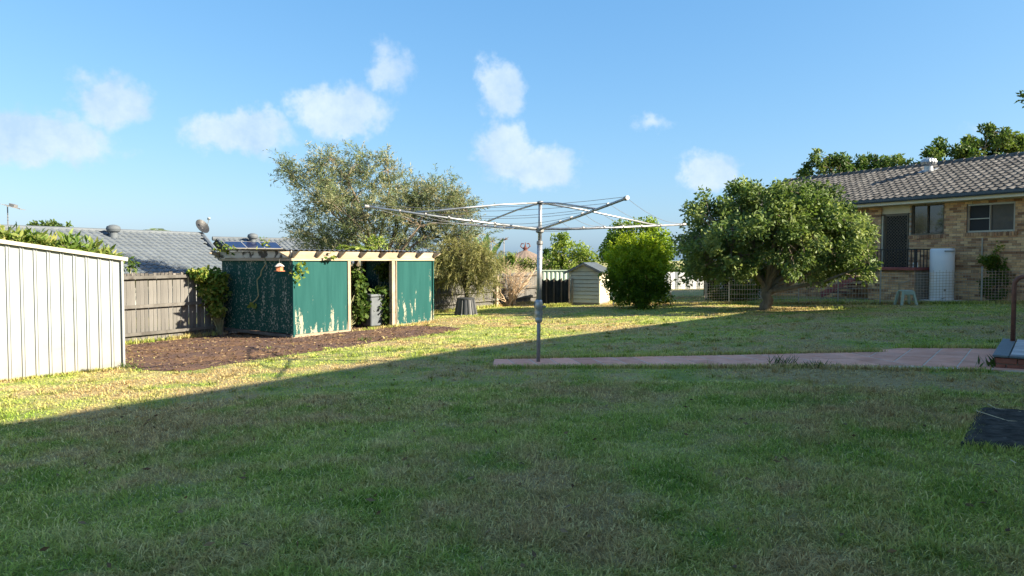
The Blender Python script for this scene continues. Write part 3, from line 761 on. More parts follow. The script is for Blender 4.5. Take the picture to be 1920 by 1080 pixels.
# meter conduit on the wall
kc, zc0 = wk(1842, 490); _, zc1 = wk(1842, 446)
MB().tube([wp(kc, zc0, .03), wp(kc, zc1, .03)], .022, 8).build('conduit', M['silver_frame'], house)
kd, _ = wk(1459, 540)
MB().tube([wp(kd, GZ, .06), wp(kd, GZ + .12, .10), wp(kd, GZ + .2, .05), wp(kd, ZE - .1, .05)], .045, 10).build('downpipe', M['heater_white'], house)
# hot water cylinder
HP = gp(1765, 563.5); hw = thing('water_heater', HP, 'tall pale grey hot water cylinder standing against the brick wall', 'water heater')
hr = 20.5 * HP.y / F; hh = (563.5 - 466) * HP.y / F
cyl = MB().lathe(HP, [(hr * .94, 0), (hr, .03), (hr, hh - .05), (hr * .97, hh - .015), (hr * .9, hh)], 40).build('tank', M['heater_white'], hw)
cyl.data.shade_smooth(); bevel(cyl, .01)
pv = MB().tube([HP + Vector((-.1, -hr - .01, .12)), HP + Vector((-.14, -hr - .09, .12)), HP + Vector((-.3, -hr - .09, .07))], .014, 8).build('drain_valve', M['silver_frame'], hw)
MB().box(HP + Vector((-.11, -hr - .005, .36)), (.03, 0, 0), (0, .012, 0), (0, 0, .03)).build('relief_valve', M['dull_steel'], hw)
MB().box(HP + Vector((.02, -hr + .002, hh - .09)), (.16, 0, 0), (0, .015, 0), (0, 0, .02)).build('badge_plate', M['white_sheet_metal'], hw)
slab_ = MB().box(HP + Vector((0, 0, .0)), (.5, 0, 0), (0, .5, 0), (0, 0, .02)).build('heater_base', M['plaster'], hw)

# ================================================================== house whose roof shades the lawn (beside the camera)
def tn(t_, n_, z): return T2 * t_ + N2 * n_ + UP * z
sh = thing('shading_house', tn(5, 5, 0), 'cream-walled house beside the camera whose roof throws the broad shade over the lawn', 'house')
EZ = 4.2; RT, RN = 15.06, 5.0; RH = 14.67 * math.tan(SUN_E)
w2 = MB(); w2.box(tn(11.2, 5.1, EZ / 2), T2 * 11.6, N2 * 3.9, UP * EZ / 2); w2.build('wall', M['cream_paint'], sh)  # unseen wall given a pale colour to bounce light onto the shaded lawn
r2 = MB()
c0, c1, c2, c3 = tn(-1.2, .75, EZ), tn(23.9, .95, EZ), tn(23.9, 9.4, EZ), tn(-1.2, 9.4, EZ); rA, rB = tn(2.6, RN, RH), tn(RT, RN, RH)
r2.add([c0, c1, c2, c3, rA, rB], [(0, 1, 5, 4), (1, 2, 5), (2, 3, 4, 5), (3, 0, 4), (3, 2, 1, 0)]); r2.build('roof', M['brown_tile_far'], sh)
gt = MB().bar(tn(-1.2, .66, EZ), tn(23.9, .86, EZ), .12, .1); gt.build('gutter', M['slate_gutter'], sh)
cp = thing('shade_roof', tn(23.9, 1.2, 0), 'unseen flat roof on posts, added to carry the lawn shade past the house end', 'shade_roof')  # unseen flat roof, added and shaped so its shadow continues the shade edge
E1 = tn(23.85, .97, EZ - .12)
MB().prism([E1, E1 + Vector((8, .35, 0)), E1 + Vector((8, -6, 0)), E1 + Vector((3.2, -6, 0))], (0, 0, .1)).build('roof', M['dark_roof_sheet'], cp)
for p in ((7.8, .1), (7.8, -5.7)):
    q_ = E1 + Vector((*p, 0)); MB().bar((q_.x, q_.y, gz(q_.x, q_.y)), q_, .1, .1, (1, 0, 0)).build('post', M['post_timber'], cp)

# ================================================================== neighbour's grey tiled roofs (left)
def grey_house(name, lab, RA, RBk, EA, EBk, dens):
    """roof slope from ridge RA-RB down to eave EA-EB, tiles as real pieces"""
    h = thing(name, Vector((EA.x, EA.y, EA.z - 2.6)), lab, 'house')
    rdir = (RBk - RA).normalized(); up_ = ((RA - EA) - rdir * (RA - EA).dot(rdir)); L = up_.length; sv_ = up_ / L; n_ = rdir.cross(sv_)
    if n_.z < 0: n_ = -n_
    back = RA + (RA - EA) * 1.0; backB = RBk + (RA - EA)
    back.z = EA.z; backB.z = EA.z
    rr_ = MB(); dn = n_ * -.05
    rr_.add([EA + dn, EBk + dn, RBk + dn, RA + dn, back, backB], [(0, 1, 2, 3), (3, 2, 5, 4)]); rf_ = rr_.build('roof', M['grey_tile_far'], h)
    pts = []; TWg, TGg = .30, .33; Lr = (RBk - RA).length; r0 = (EA - RA).dot(rdir); e1 = (EBk - RA).dot(rdir)
    for i in range(int(L / TGg) + 1):
        y = i * TGg
        if y > L - .15: break
        xe = e1 + (Lr - e1) * (y / L)
        for c_ in range(int((xe - r0) / TWg)):
            pts.append(EA + rdir * (c_ * TWg) + sv_ * y)
    B = Matrix((rdir, sv_, n_)).transposed().to_4x4()
    tv_, tf_ = tile_mesh(TWg, TGg + .05, .055, 'tile', 7, .055)
    tiles_joined('roof_tiling', pts, B, tv_, tf_, M['grey_tile_far'], rf_)
    MB().tube([RA - rdir * .2 + UP * .02, RBk + UP * .02], .12, 8).build('ridge_capping', M['grey_tile'], rf_)
    MB().tube([RBk + UP * .02, EBk + UP * .04], .11, 8).build('hip_capping', M['grey_tile'], rf_)
    zb = EA.z - 2.6; wl_ = MB(); ins = -(n_ - UP * n_.z).normalized() * .6
    a, b_ = EA + ins, EBk + ins
    bk = (back - RA) * .0 + (RA - EA) * 2; bk.z = 0; bk = bk - ins * -2
    wl_.prism([Vector((a.x, a.y, zb)), Vector((b_.x, b_.y, zb)), Vector((b_.x + bk.x, b_.y + bk.y, zb)), Vector((a.x + bk.x, a.y + bk.y, zb))], (0, 0, 2.5))
    wl_.build('wall', M['plaster'], h)
    MB().bar(EA + UP * -.04 + (n_ - UP * n_.z) * .1, EBk + UP * -.04 + (n_ - UP * n_.z) * .1, .12, .11).build('gutter', M['dull_steel'], h)
    return h, rf_, n_, sv_, rdir
RA = at(-230, 417, 24.2); RB = at(379, 440, 35.0); RB.z = RA.z = 2.87
d_ = (RB - RA).normalized(); off_ = Vector((d_.y, -d_.x, 0)) * 4.4
EA_ = RA + off_; EB_ = RB + off_ - d_ * 1.7; EA_.z = EB_.z = 1.02
gh, grf, gn, gsv, grd = grey_house('grey_roof_house', 'house with long grey tiled roof seen over the paling fence', RA, RB, EA_, EB_, 1)
v1 = hit(213, 447, EA_, gn); roof_vent(v1 + UP * .12, 1.05, 'grey_tile', gh, False)
# satellite dish on the end of the ridge
DP = RB + UP * .1; dish = thing('satellite_dish', DP, 'dark satellite dish on the end of the grey tiled roof', 'satellite dish')
MB().tube([DP - UP * .15, DP + UP * .25], .025, 8).build('mast', M['dull_steel'], dish)
dd_ = MB(); ax = Vector((.72, -.42, .55)).normalized(); s1 = ax.cross(UP).normalized(); s2 = s1.cross(ax); vs = [DP + UP * .3 - ax * .05]; fs = []
for r_ in (1, 2, 3):
    for k in range(20):
        a = 2 * math.pi * k / 20; q_ = r_ / 3; vs.append(DP + UP * .3 + ax * (.10 * q_ * q_ - .05) + (s1 * math.cos(a) * .34 + s2 * math.sin(a) * .40) * q_)
for k in range(20):
    fs.append((0, 1 + k, 1 + (k + 1) % 20))
    for r_ in (0, 1): fs.append((1 + r_ * 20 + k, 1 + r_ * 20 + 20 + k, 1 + r_ * 20 + 20 + (k + 1) % 20, 1 + r_ * 20 + (k + 1) % 20))
dd_.add(vs, fs); o = dd_.build('reflector', M['dish_grey'], dish); sm_ = o.modifiers.new('thick', 'SOLIDIFY'); sm_.thickness = .015
MB().tube([DP + UP * .05, DP + UP * .1 + ax * .5, DP + UP * .32 + ax * .62], .014, 6).build('feed_arm', M['dull_steel'], dish)
MB().box(DP + UP * .34 + ax * .62, s1 * .05, s2 * .04, ax * .06).build('receiver', M['white_sheet_metal'], dish)
# antenna far left
AP = at(15, 424, 29.5); ant = thing('tv_antenna', AP, 'thin television antenna mast above the grey tiled roof', 'antenna')
top = at(14, 384, 29.5); MB().tube([AP - UP * .5, top], .022, 6).build('mast', M['dull_steel'], ant)
bm_ = MB(); e_ = at(38, 392, 29.0); s_ = at(10, 384, 29.7); bm_.tube([s_, e_], .02, 6); bm_.build('boom', M['dull_steel'], ant)
for i in range(7):
    c = s_.lerp(e_, .1 + i * .14); MB().bar(c - Vector((.06, .28, -.03)), c + Vector((.06, .28, -.03)), .018, .018).build('element', M['dull_steel'], ant)
rfp = s_.lerp(e_, .55); MB().box(rfp + UP * .07, (.10, 0, -.03), (0, .12, 0), (0, 0, .05)).build('reflector', M['dull_steel'], ant)
# second roof with solar panels
RA2 = at(405, 448, 41); RB2 = at(640, 458, 46); RB2.z = RA2.z
d2_ = (RB2 - RA2).normalized(); off2 = Vector((d2_.y, -d2_.x, 0)) * 4.2; EA2 = RA2 + off2; EB2 = RB2 + off2; EA2.z = EB2.z = RA2.z - 1.55
gh2, grf2, gn2, gsv2, grd2 = grey_house('solar_house', 'grey roofed house carrying solar panels behind the green shed', RA2, RB2, EA2, EB2, 1)
roof_vent(hit(474, 457, EA2, gn2) + UP * .12, 1.1, 'grey_tile', gh2, False)
for i in range(3):
    p = hit(440, 463, EA2, gn2) + grd2 * (i * 1.02)
    so_ = MB().box(p + gn2 * .12, grd2 * .49, gsv2 * .55, gn2 * .02).build('solar_panel', M['solar_cell'], gh2)
    fr_ = MB()
    for sg in (-1, 1): fr_.bar(p + gn2 * .12 + gsv2 * .55 * sg - grd2 * .5, p + gn2 * .12 + gsv2 * .55 * sg + grd2 * .5, .03, .05, gn2); fr_.bar(p + gn2 * .12 + grd2 * .5 * sg - gsv2 * .55, p + gn2 * .12 + grd2 * .5 * sg + gsv2 * .55, .03, .05, gn2)
    fr_.build('panel_frame', M['silver_frame'], so_)

# ================================================================== white metal garden shed (left edge)
A = gp(231, 690); B0 = gp(0, 716); wd = (A - B0); wd.z = 0; wd.normalize(); wn_ = Vector((wd.y, -wd.x, 0))
if wn_.y > 0: wn_ = -wn_
ztop = hit(224, 487, A, wn_).z; zleft = hit(0, 455, A, wn_).z; sA = 0.0; s0_ = (hit(0, 455, A, wn_) - A).dot(wd)
slope = (zleft - ztop) / (-s0_)
ms = thing('metal_shed', A, 'white ribbed sheet metal garden shed at the edge of the lawn', 'shed')
RG = 2.35
def shz(s): return ztop + slope * (-s if s > -RG else 2 * RG + s)
SL = 2 * RG; pitch = (-s0_) / 9.35; nP = int(SL / pitch)
for i in range(nP):
    s1_, s2_ = -i * pitch, -(i + 1) * pitch
    # one roll-formed sheet: flat pan with a raised rib at each side
    pr = [(s1_, 0), (s1_ - pitch * .70, 0), (s1_ - pitch * .715, .019), (s1_ - pitch * .775, .019), (s1_ - pitch * .79, .008), (s1_ - pitch * .91, .008), (s1_ - pitch * .925, .019), (s1_ - pitch * .985, .019), (s2_, 0)]
    vs = []; fs = []
    for s_, o_ in pr:
        p = A + wd * s_ + wn_ * o_; g_ = gz(p.x, p.y) + .015
        vs += [(p.x, p.y, g_), (p.x, p.y, shz(s_))]
    for k in range(len(pr) - 1): fs.append((2 * k, 2 * k + 1, 2 * k + 3, 2 * k + 2))
    o = MB().add(vs, fs).build('wall_sheet', M['white_sheet_metal'], ms)
for i in (0, 1):
    base_ = A + wd * (-SL if i else 0); p0 = Vector((base_.x, base_.y, gz(base_.x, base_.y)))
    MB().box((p0 + UP * (ztop - p0.z) / 2 - wn_ * 1.1 + wd * (.004 if not i else -.004)), wd * .003, wn_ * 1.1, UP * (ztop - p0.z) / 2).build('end_wall', M['white_sheet_metal'], ms)
MB().bar(A + wn_ * .03 + wd * .006 + UP * (gz(A.x, A.y) - A.z), A + wn_ * .03 + wd * .006 + UP * (ztop - A.z), .035, .03, wn_).build('corner_trim', M['white_sheet_metal'], ms)
cap = MB(); a0 = A + wd * .09; a0.z = ztop - slope * .09 + .02; a1 = A - wd * RG; a1.z = shz(-RG) + .02; a2 = A - wd * SL; a2.z = ztop + .02
for p, q_ in ((a0, a1), (a1, a2)): cap.bar(p + wn_ * .03, q_ + wn_ * .03, .08, .06)
cap.build('roof_trim', M['cream_metal'], ms)
rfm = MB(); dp = -wn_ * 2.3
rfm.add([a0 + UP * .015, a1 + UP * .015, a1 + dp + UP * .015, a0 + dp + UP * .015, a2 + UP * .015, a2 + dp + UP * .015], [(0, 1, 2, 3), (1, 4, 5, 2)]); o = rfm.build('roof', M['white_sheet_metal'], ms)
o.modifiers.new('thick', 'SOLIDIFY').thickness = .012
foot = [A + wd * .02 + wn_ * .03, A - wd * SL + wn_ * .03, A - wd * SL - wn_ * 2.2, A + wd * .02 - wn_ * 2.2]; EXCL.append(polyarr(foot))
MB().bar(A + wn_ * .01 + UP * (-.02), A - wd * SL + wn_ * .01 + UP * (gz((A - wd * SL).x, (A - wd * SL).y) - A.z - .02), .03, .08).build('base_rail', M['rust_brown'], ms)

# ================================================================== paling fence along the left boundary
FP = gp(228, 647); FP.z = 0
def fpt(k, z=0.0, off=0.0):
    p = FP + T2 * k + N2 * off; return Vector((p.x, p.y, gz(p.x, p.y) + z))
k_vis = (hit(402, 600, FP, N2) - FP).dot(T2)
pal_cache = {}
def paling(parent, k, w, h, off, mat, lean, tip):
    key = (round(w, 2), round(h, 2))
    if key not in pal_cache:
        m_ = MB(); h_ = key[1]; w_ = key[0] / 2
        m_.prism([(-w_, 0, 0), (w_, 0, 0), (w_, 0, h_ - .05), (w_ * .55, 0, h_), (-w_ * .55, 0, h_), (-w_, 0, h_ - .05)], (0, .014, 0)); me_ = m_.mesh('paling'); me_.materials.append(M[mat]); pal_cache[key] = me_
    o = link('paling', pal_cache[key], parent)
    B = Matrix((T2, -N2, UP)).transposed().to_4x4()
    o.matrix_basis = Matrix.Translation(fpt(k, .05, off)) @ B @ Euler((0, lean, 0)).to_matrix().to_4x4()
    return o
def fence_run(name, lab, k0, k1, h, posts, post_h, tips=False, rails=(.2, .5, .92)):
    f = thing(name, fpt(k0), lab, 'fence')
    k = k0 + .05; i = 0
    while k < k1 - .02:
        w = random.choice((.09, .10, .10, .11)); hh_ = h + random.choice((-.02, 0, 0, .02))
        paling(f, k + w / 2, w - .012, hh_, -.03 + random.uniform(-.004, .004), 'grey_timber', random.uniform(-.008, .008), tips)
        if tips:
            MB().box(fpt(k + w / 2, hh_ + .035, -.012), T2 * (w / 2 - .008), N2 * .012, UP * .045).build('paling_tip', M['paling_tip'], f)
        k += w; i += 1
    for r_ in rails:
        z = r_ * h if r_ < 1.5 else r_
        MB().bar(fpt(k0, z + .05, .04), fpt(k1, z + .05, .04), .045, .075).build('rail', M['grey_rail'], f)
    for kp in posts:
        a, b_ = fpt(kp, -.1, .07), fpt(kp, post_h, .07); MB().bar(a, b_, .11, .11, N2).build('post', M['post_timber'], f)
    return f
h1 = hit(300, 519, FP, N2); h1 = h1.z - gz(h1.x, h1.y)
fence_run('paling_fence', 'weathered grey paling fence with dark lichened tops next to the white metal shed', -.2, k_vis, h1 + .02, (-.12,), h1 + .16, True, (.11, .52, .955))
fence_run('paling_fence', 'paling fence running behind the green shed to its vine-covered corner', k_vis + .02, 9.2, 1.35, (k_vis + .12, 5.8, 8.6), 1.35)
kb0 = (hit(815, 540, FP, N2) - FP).dot(T2); kq = (hit(929, 540, FP, N2) - FP).dot(T2); kr = (hit(1003, 540, FP, N2) - FP).dot(T2)
h3 = hit(925, 518, FP, N2); h3 = h3.z - gz(h3.x, h3.y)
fence_run('paling_fence', 'paling fence behind the black compost bin and weeping shrub', 9.22, kq, h3, (kq - .02,), h3 + .02)
fence_run('paling_fence', 'paling fence panel behind the bare leafless shrub', kq + .02, kr + .4, h3 + .05, (kr + .3,), h3 + .05)
FENCE_N = FP.dot(N2)

# ================================================================== green fibro shed
SC = gp(550, 635); SC.z = 0; SLF = 4.9; SLS = 3.1
e1 = hit(813, 560, SC, N2); SLF = (e1 - SC).dot(T2)
e2 = hit(416, 560, SC, -T2); SLS = -(e2 - SC).dot(N2)
GS = gz(SC.x, SC.y)
def sp(t_, n_, z): return SC + T2 * t_ + N2 * n_ + UP * z
zt_ = hit(560, 489, SC, N2).z; zb_ = hit(552, 628, SC, N2).z
to0 = (hit(657, 560, SC, N2) - SC).dot(T2); to1 = (hit(738, 560, SC, N2) - SC).dot(T2)
gs = thing('green_shed', sp(0, 0, GS), 'derelict green painted garden shed with timber roof beams and open doorway', 'shed')
zb2 = hit(770, 606, SC, N2).z
zbot = GS + .02
def panel(name, c, ax, ay, az, mat, lab=None):
    o = MB().box(c, ax, ay, az).build(name, M[mat], gs)
    if lab: o['label'] = lab
    return o
panel('front_panel', sp(to0 / 2, -.03, (zb_ + zt_) / 2), T2 * (to0 / 2 - .01), N2 * .006, UP * (zt_ - zb_) / 2, 'green_paint_peeling', 'green front panel with white peeling patches near the bottom')
panel('front_panel', sp((to1 + SLF) / 2, -.03, (zb2 + zt_) / 2), T2 * ((SLF - to1) / 2 - .05), N2 * .006, UP * (zt_ - zb2) / 2, 'green_paint_peeling', 'green panel on the far side of the doorway')
for i in range(3):                        # end wall in three sheets
    n0 = -SLS * i / 3; n1 = -SLS * (i + 1) / 3
    panel('end_panel', sp(.02, (n0 + n1) / 2, (zb_ + .02 + zt_) / 2), N2 * (SLS / 6 - .004), T2 * .006, UP * (zt_ - zb_ - .02) / 2, 'green_paint_lichen', 'dark green end panel blotched with grey lichen')
panel('far_end_panel', sp(SLF - .02, -SLS / 2, (zb2 + zt_) / 2), N2 * SLS / 2, T2 * .006, UP * (zt_ - zb2) / 2, 'green_paint_lichen')
def timber(name, a, b_, w, h, mat='pale_timber', up=UP):
    return bevel(MB().bar(a, b_, w, h, up).build(name, M[mat], gs), .004)
timber('bottom_plate', sp(0, -.012, zb_ - .04), sp(to0, -.012, zb_ - .04), .05, .07)
timber('bottom_plate', sp(to1, -.012, zb2 - .04), sp(SLF, -.012, zb2 - .04), .05, .08)
timber('bottom_plate', sp(-.012, 0, zb_ - .04), sp(-.012, -SLS, zb_ - .02), .05, .07, 'grey_rail')
timber('corner_batten', sp(.02, -.005, zb_ - .05), sp(.02, -.005, zt_), .05, .05, 'green_paint_peeling', T2)
timber('corner_batten', sp(SLF - .02, -.005, zb2 - .05), sp(SLF - .02, -.005, zt_), .04, .04, 'green_paint_peeling', T2)
timber('door_post', sp(to0 - .03, -.03, GS - .05), sp(to0 - .03, -.03, zt_ + .02), .07, .09, 'pale_timber', T2)
timber('door_post', sp(to1, -.05, GS - .2), sp(to1, -.05, zt_ + .02), .12, .12, 'post_timber', T2)
timber('door_batten', sp(to1 + .1, -.01, zb2 - .06), sp(to1 + .1, -.01, zt_), .06, .03, 'pale_timber', T2)
for (t_, n_) in ((.06, -.08), (.06, -SLS + .06), (SLF - .08, -.08), (SLF - .08, -SLS + .06), (to1 + .02, -SLS + .06)): timber('stump', sp(t_, n_, GS - .25), sp(t_, n_, zt_), .09, .09, 'post_timber', T2)
zr0 = hit(560, 471, SC, N2).z
timber('top_plate', sp(-.02, .0, zt_ + .03), sp(SLF + .02, .0, zt_ + .03), .05, .06)
timber('end_plate', sp(-.02, .03, zt_ + .03), sp(-.02, -SLS - .05, zt_ + .03), .05, .06, 'pale_timber')
# fascia boards between the rafters, rafters with raked tails, purlins that poke out past both ends
nR = 7; zf0, zf1 = zt_ + .065, zr0
for i in range(nR):
    ta = SLF * i / nR; tb = SLF * (i + 1) / nR
    o = MB().box(sp((ta + tb) / 2, .012, (zf0 + zf1) / 2), T2 * ((tb - ta) / 2 - .025), N2 * .012, UP * (zf1 - zf0) / 2).build('fascia_board', M['pale_timber'], gs)
for i in range(nR + 1):
    t_ = SLF * i / nR
    prs = [sp(t_ - .022, -SLS - .25, zf0), sp(t_ - .022, .03, zf0), sp(t_ - .022, .27, zf1), sp(t_ - .022, -SLS - .25, zf1)]
    MB().prism(prs, T2 * .044).build('rafter', M['pale_timber'], gs)
for n_, L_ in ((-.02, .34), (-SLS, .34)):
    MB().prism([sp(-L_, n_, zf1 - .02), sp(-.03, n_, zf0), sp(-.03, n_, zf1 - .002)], N2 * -.045).build('beam_end', M['pale_timber'], gs)
MB().prism([sp(SLF + .02, .0, zf0), sp(SLF + .30, .0, zf1 - .04), sp(SLF + .30, .0, zf1 - .002), sp(SLF + .02, .0, zf1 - .002)], N2 * -.045).build('beam_end', M['pale_timber'], gs)
o = MB().box(sp(-.035, -SLS / 2, (zf0 + zf1) / 2 + .01), N2 * (SLS / 2 + .02), T2 * .014, UP * ((zf1 - zf0) / 2)).build('end_fascia', M['worn_white_timber'], gs); o['label'] = 'white fascia board with black mould streaks'
nS = 7; W_ = (SLF + .5) / nS
for i in range(nS):                       # corrugated roofing
    vs = []; fs = []; nc = 16
    for k in range(nc + 1):
        t_ = -.2 + W_ * (i + k / nc) ; zz = .016 * math.cos(k / nc * 2 * math.pi * 5)
        for n_ in (.0, -SLS - .28): vs.append(sp(t_, n_, zf1 + .03 + zz + (0.004 if i % 2 else 0) + (.02 if n_ < 0 else 0)))
    for k in range(nc): fs.append((2 * k, 2 * k + 1, 2 * k + 3, 2 * k + 2))
    if i in (3, 4):
        vs = [Vector(v) + N2 * .10 + UP * .012 for v in vs]
    MB().add(vs, fs).build('roof_sheet', M['dull_steel'] if i not in (3, 4) else M['galvanised'], gs)
EXCL.append(polyarr([sp(-.03, -.0, 0), sp(SLF, 0, 0), sp(SLF, -SLS, 0), sp(-.03, -SLS, 0)]))
# wheelie bin inside
bp = hit(696, 606, SC + N2 * -.55, N2); bp.z = gz(bp.x, bp.y)
binn = thing('wheelie_bin', bp, 'grey wheelie bin inside the green shed doorway', 'bin')
bw = .26
bd = MB(); vs = []
for z, w_ in ((.05, .20), (.84, bw)):
    for a, c in ((-1, -1), (1, -1), (1, 1), (-1, 1)): vs.append(bp + T2 * a * w_ + N2 * c * w_ * 1.1 + UP * z)
bd.add(vs, [(3, 2, 1, 0), (0, 1, 5, 4), (1, 2, 6, 5), (2, 3, 7, 6), (3, 0, 4, 7), (4, 5, 6, 7)]); bevel(bd.build('body', M['bin_grey'], binn), .02)
bevel(MB().box(bp + UP * .885, T2 * (bw + .025), N2 * (bw * 1.1 + .03), UP * .035).build('lid', M['bin_grey'], binn), .015)
MB().tube([bp + N2 * -.33 + T2 * -.22 + UP * .86, bp + N2 * -.33 + T2 * .22 + UP * .86], .018, 8).build('handle', M['bin_grey'], binn)
for sg in (-1, 1): MB().tube([bp + N2 * -.22 + T2 * .2 * sg + UP * .1, bp + N2 * -.22 + T2 * .25 * sg + UP * .1], .10, 14).build('wheel', M['black_plastic'], binn)
# bird feeder hanging at the end wall
fp_ = hit(524, 503, sp(-.22, 0, 0), -T2); bf = thing('bird_feeder', fp_, 'small orange hanging bird feeder in front of the dark shed end', 'bird feeder')
MB().lathe(fp_ - UP * .07, [(.13, 0), (.13, .012)], 8).build('tray', M['feeder_orange'], bf)
MB().lathe(fp_ - UP * .058, [(.085, 0), (.085, .10)], 6).build('house_body', M['feeder_orange'], bf)
MB().lathe(fp_ + UP * .042, [(.125, 0), (.06, .06), (.01, .08)], 6).build('feeder_roof', M['worn_white_timber'], bf)
MB().tube([fp_ + UP * .1, fp_ + UP * .30], .005, 5).build('hanging_wire', M['dull_steel'], bf)
# ================================================================== plants: helpers
def unit(v): return v / (np.linalg.norm(v, axis=-1, keepdims=True) + 1e-9)
def rand_dir(n, rng): return unit(rng.normal(size=(n, 3)))
def leaf_mesh(name, P, D, L, Wd, var, rng, fold=.25, droop=0.0):
    """one diamond-shaped folded leaf for each point P, pointing along D"""
    n = len(P); D = unit(D + np.array([0, 0, -droop]))
    side = unit(np.cross(D, rand_dir(n, rng))); nrm = np.cross(side, D)
    L = np.broadcast_to(L, (n,))[:, None]; Wd = np.broadcast_to(Wd, (n,))[:, None]
    V = np.empty((n, 4, 3)); V[:, 0] = P; mid = P + D * L * .5
    V[:, 1] = mid + side * Wd * .5 + nrm * Wd * fold; V[:, 2] = P + D * L; V[:, 3] = mid - side * Wd * .5 + nrm * Wd * fold
    q = np.arange(n * 4).reshape(n, 4)
    tri = np.concatenate([q[:, [0, 1, 2]], q[:, [0, 2, 3]]])
    return np_mesh(name, V.reshape(-1, 3), tris=tri, attrs={'var': np.repeat(var, 4)})
def clumps(c, r, n, rng, shell=.55, zflat=None, rough=.16):
    """clump centres through an uneven ellipsoid, mostly near its skin"""
    d = rand_dir(n, rng); rad = shell + (1 - shell) * rng.random(n) ** .6
    rad *= 1 + rough * np.sin(d[:, 0] * 5.1 + 1.3) * np.cos(d[:, 1] * 4.3 + d[:, 2] * 3.7)
    P = np.array(c) + d * rad[:, None] * np.array(r)
    if zflat is not None: P = P[P[:, 2] > zflat]
    return P
def leaves_in(C, rad, per, rng):
    n = len(C) * per; idx = np.repeat(np.arange(len(C)), per)
    rr_ = (rng.random(n) ** .45)[:, None] * np.broadcast_to(rad, (len(C),))[idx][:, None]
    return C[idx] + rand_dir(n, rng) * rr_, idx
def trunk_and_limbs(name, base, top, r0, C, nl, mat, parent, rng, sub=None, wob=.12, rt=.55):
    """a tapered trunk, nl main limbs and a twig to each clump"""
    m_ = MB(); base = Vector(base); top = Vector(top); path = []
    for i in range(6):
        s = i / 5; path.append(base.lerp(top, s) + Vector((rng.normal(), rng.normal(), 0)) * wob * .35 * (0 < i))
    path[0] = base - UP * .1
    m_.tube(path, [r0 * 1.35, r0 * 1.05, r0 * .95, r0 * .88, r0 * .8, r0 * rt], 10)
    idx = rng.choice(len(C), min(nl, len(C)), replace=False); main = []
    for i in idx:
        e = Vector(C[i]); s_ = path[3].lerp(path[5], rng.random()); mid = s_.lerp(e, .5) + Vector(rng.normal(size=3)) * wob + UP * wob
        pts = [s_, s_.lerp(mid, .5) + Vector(rng.normal(size=3)) * wob * .3, mid, mid.lerp(e, .5) + Vector(rng.normal(size=3)) * wob * .3, e]
        m_.tube(pts, [r0 * .5, r0 * .42, r0 * .32, r0 * .2, r0 * .07], 6, False); main += pts[1:]
    A_ = np.array([tuple(p) for p in main])
    for c in C:
        j_ = np.argmin(((A_ - c) ** 2).sum(1) + .3 * rng.random(len(A_))); s_ = Vector(A_[j_]); e = Vector(c)
        if (e - s_).length > .05: m_.tube([s_, s_.lerp(e, .5) + Vector(rng.normal(size=3)) * wob * .4, e], [r0 * .13, r0 * .09, r0 * .04], 4, False)
    return m_.build(name, M[mat], parent, smooth=True)
def tree(name, lab, cat, base, top, r0, C, rad, per, L, Wd, mat, bark='bark', nl=9, seed=1, droop=.2, outward=.5, cen=None, var=None, group=None, fold=.25, wob=.12):
    rng = np.random.default_rng(seed); root = thing(name, base, lab, cat, group)
    trunk_and_limbs('trunk', base, top, r0, C, nl, bark, root, rng, wob=wob)
    P, idx = leaves_in(C, rad, per, rng); cen = np.array(cen if cen is not None else C.mean(0))
    D = unit(rand_dir(len(P), rng) + outward * unit(P - cen))
    v = rng.random(len(C))[idx] * .6 + rng.random(len(P)) * .4 if var is None else var(P, idx, rng)
    link('crown', leaf_mesh('crown', P, D, L * rng.uniform(.7, 1.25, len(P)), Wd * rng.uniform(.75, 1.2, len(P)), v, rng, fold, droop), root, M[mat])
    return root

# ------------------------------------------------------------------ citrus tree on the lawn
rg = np.random.default_rng(11)
B = gp(1434, 581); y0 = B.y
cz = at(1448, 440, y0)
C = np.concatenate([clumps((cz.x + .05, y0, cz.z - .05), (2.7, 2.5, 1.55), 235, rg, .62, B.z + .95, rough=.28),
                    clumps((cz.x, y0, cz.z - .1), (1.9, 1.7, 1.0), 60, rg, .2),
                    clumps(tuple(at(1480, 395, y0)), (1.75, 1.5, .75), 55, rg, .5), clumps(tuple(at(1400, 375, y0 + .3)), (.8, .8, .55), 16, rg, .4),
                    clumps(tuple(at(1330, 480, y0)), (.95, 1.1, .75), 34, rg, .5), clumps(tuple(at(1570, 460, y0 - .4)), (1.0, 1.1, .85), 34, rg, .5)])
tree('citrus_tree', 'broad dark green citrus tree with short trunk standing on the lawn by the wire fence', 'tree', B, B + Vector((.05, 0, .75)), .16, C, .30, 86, .14, .074, 'citrus_leaf', nl=14, seed=12, outward=.6, cen=(cz.x, y0, cz.z))
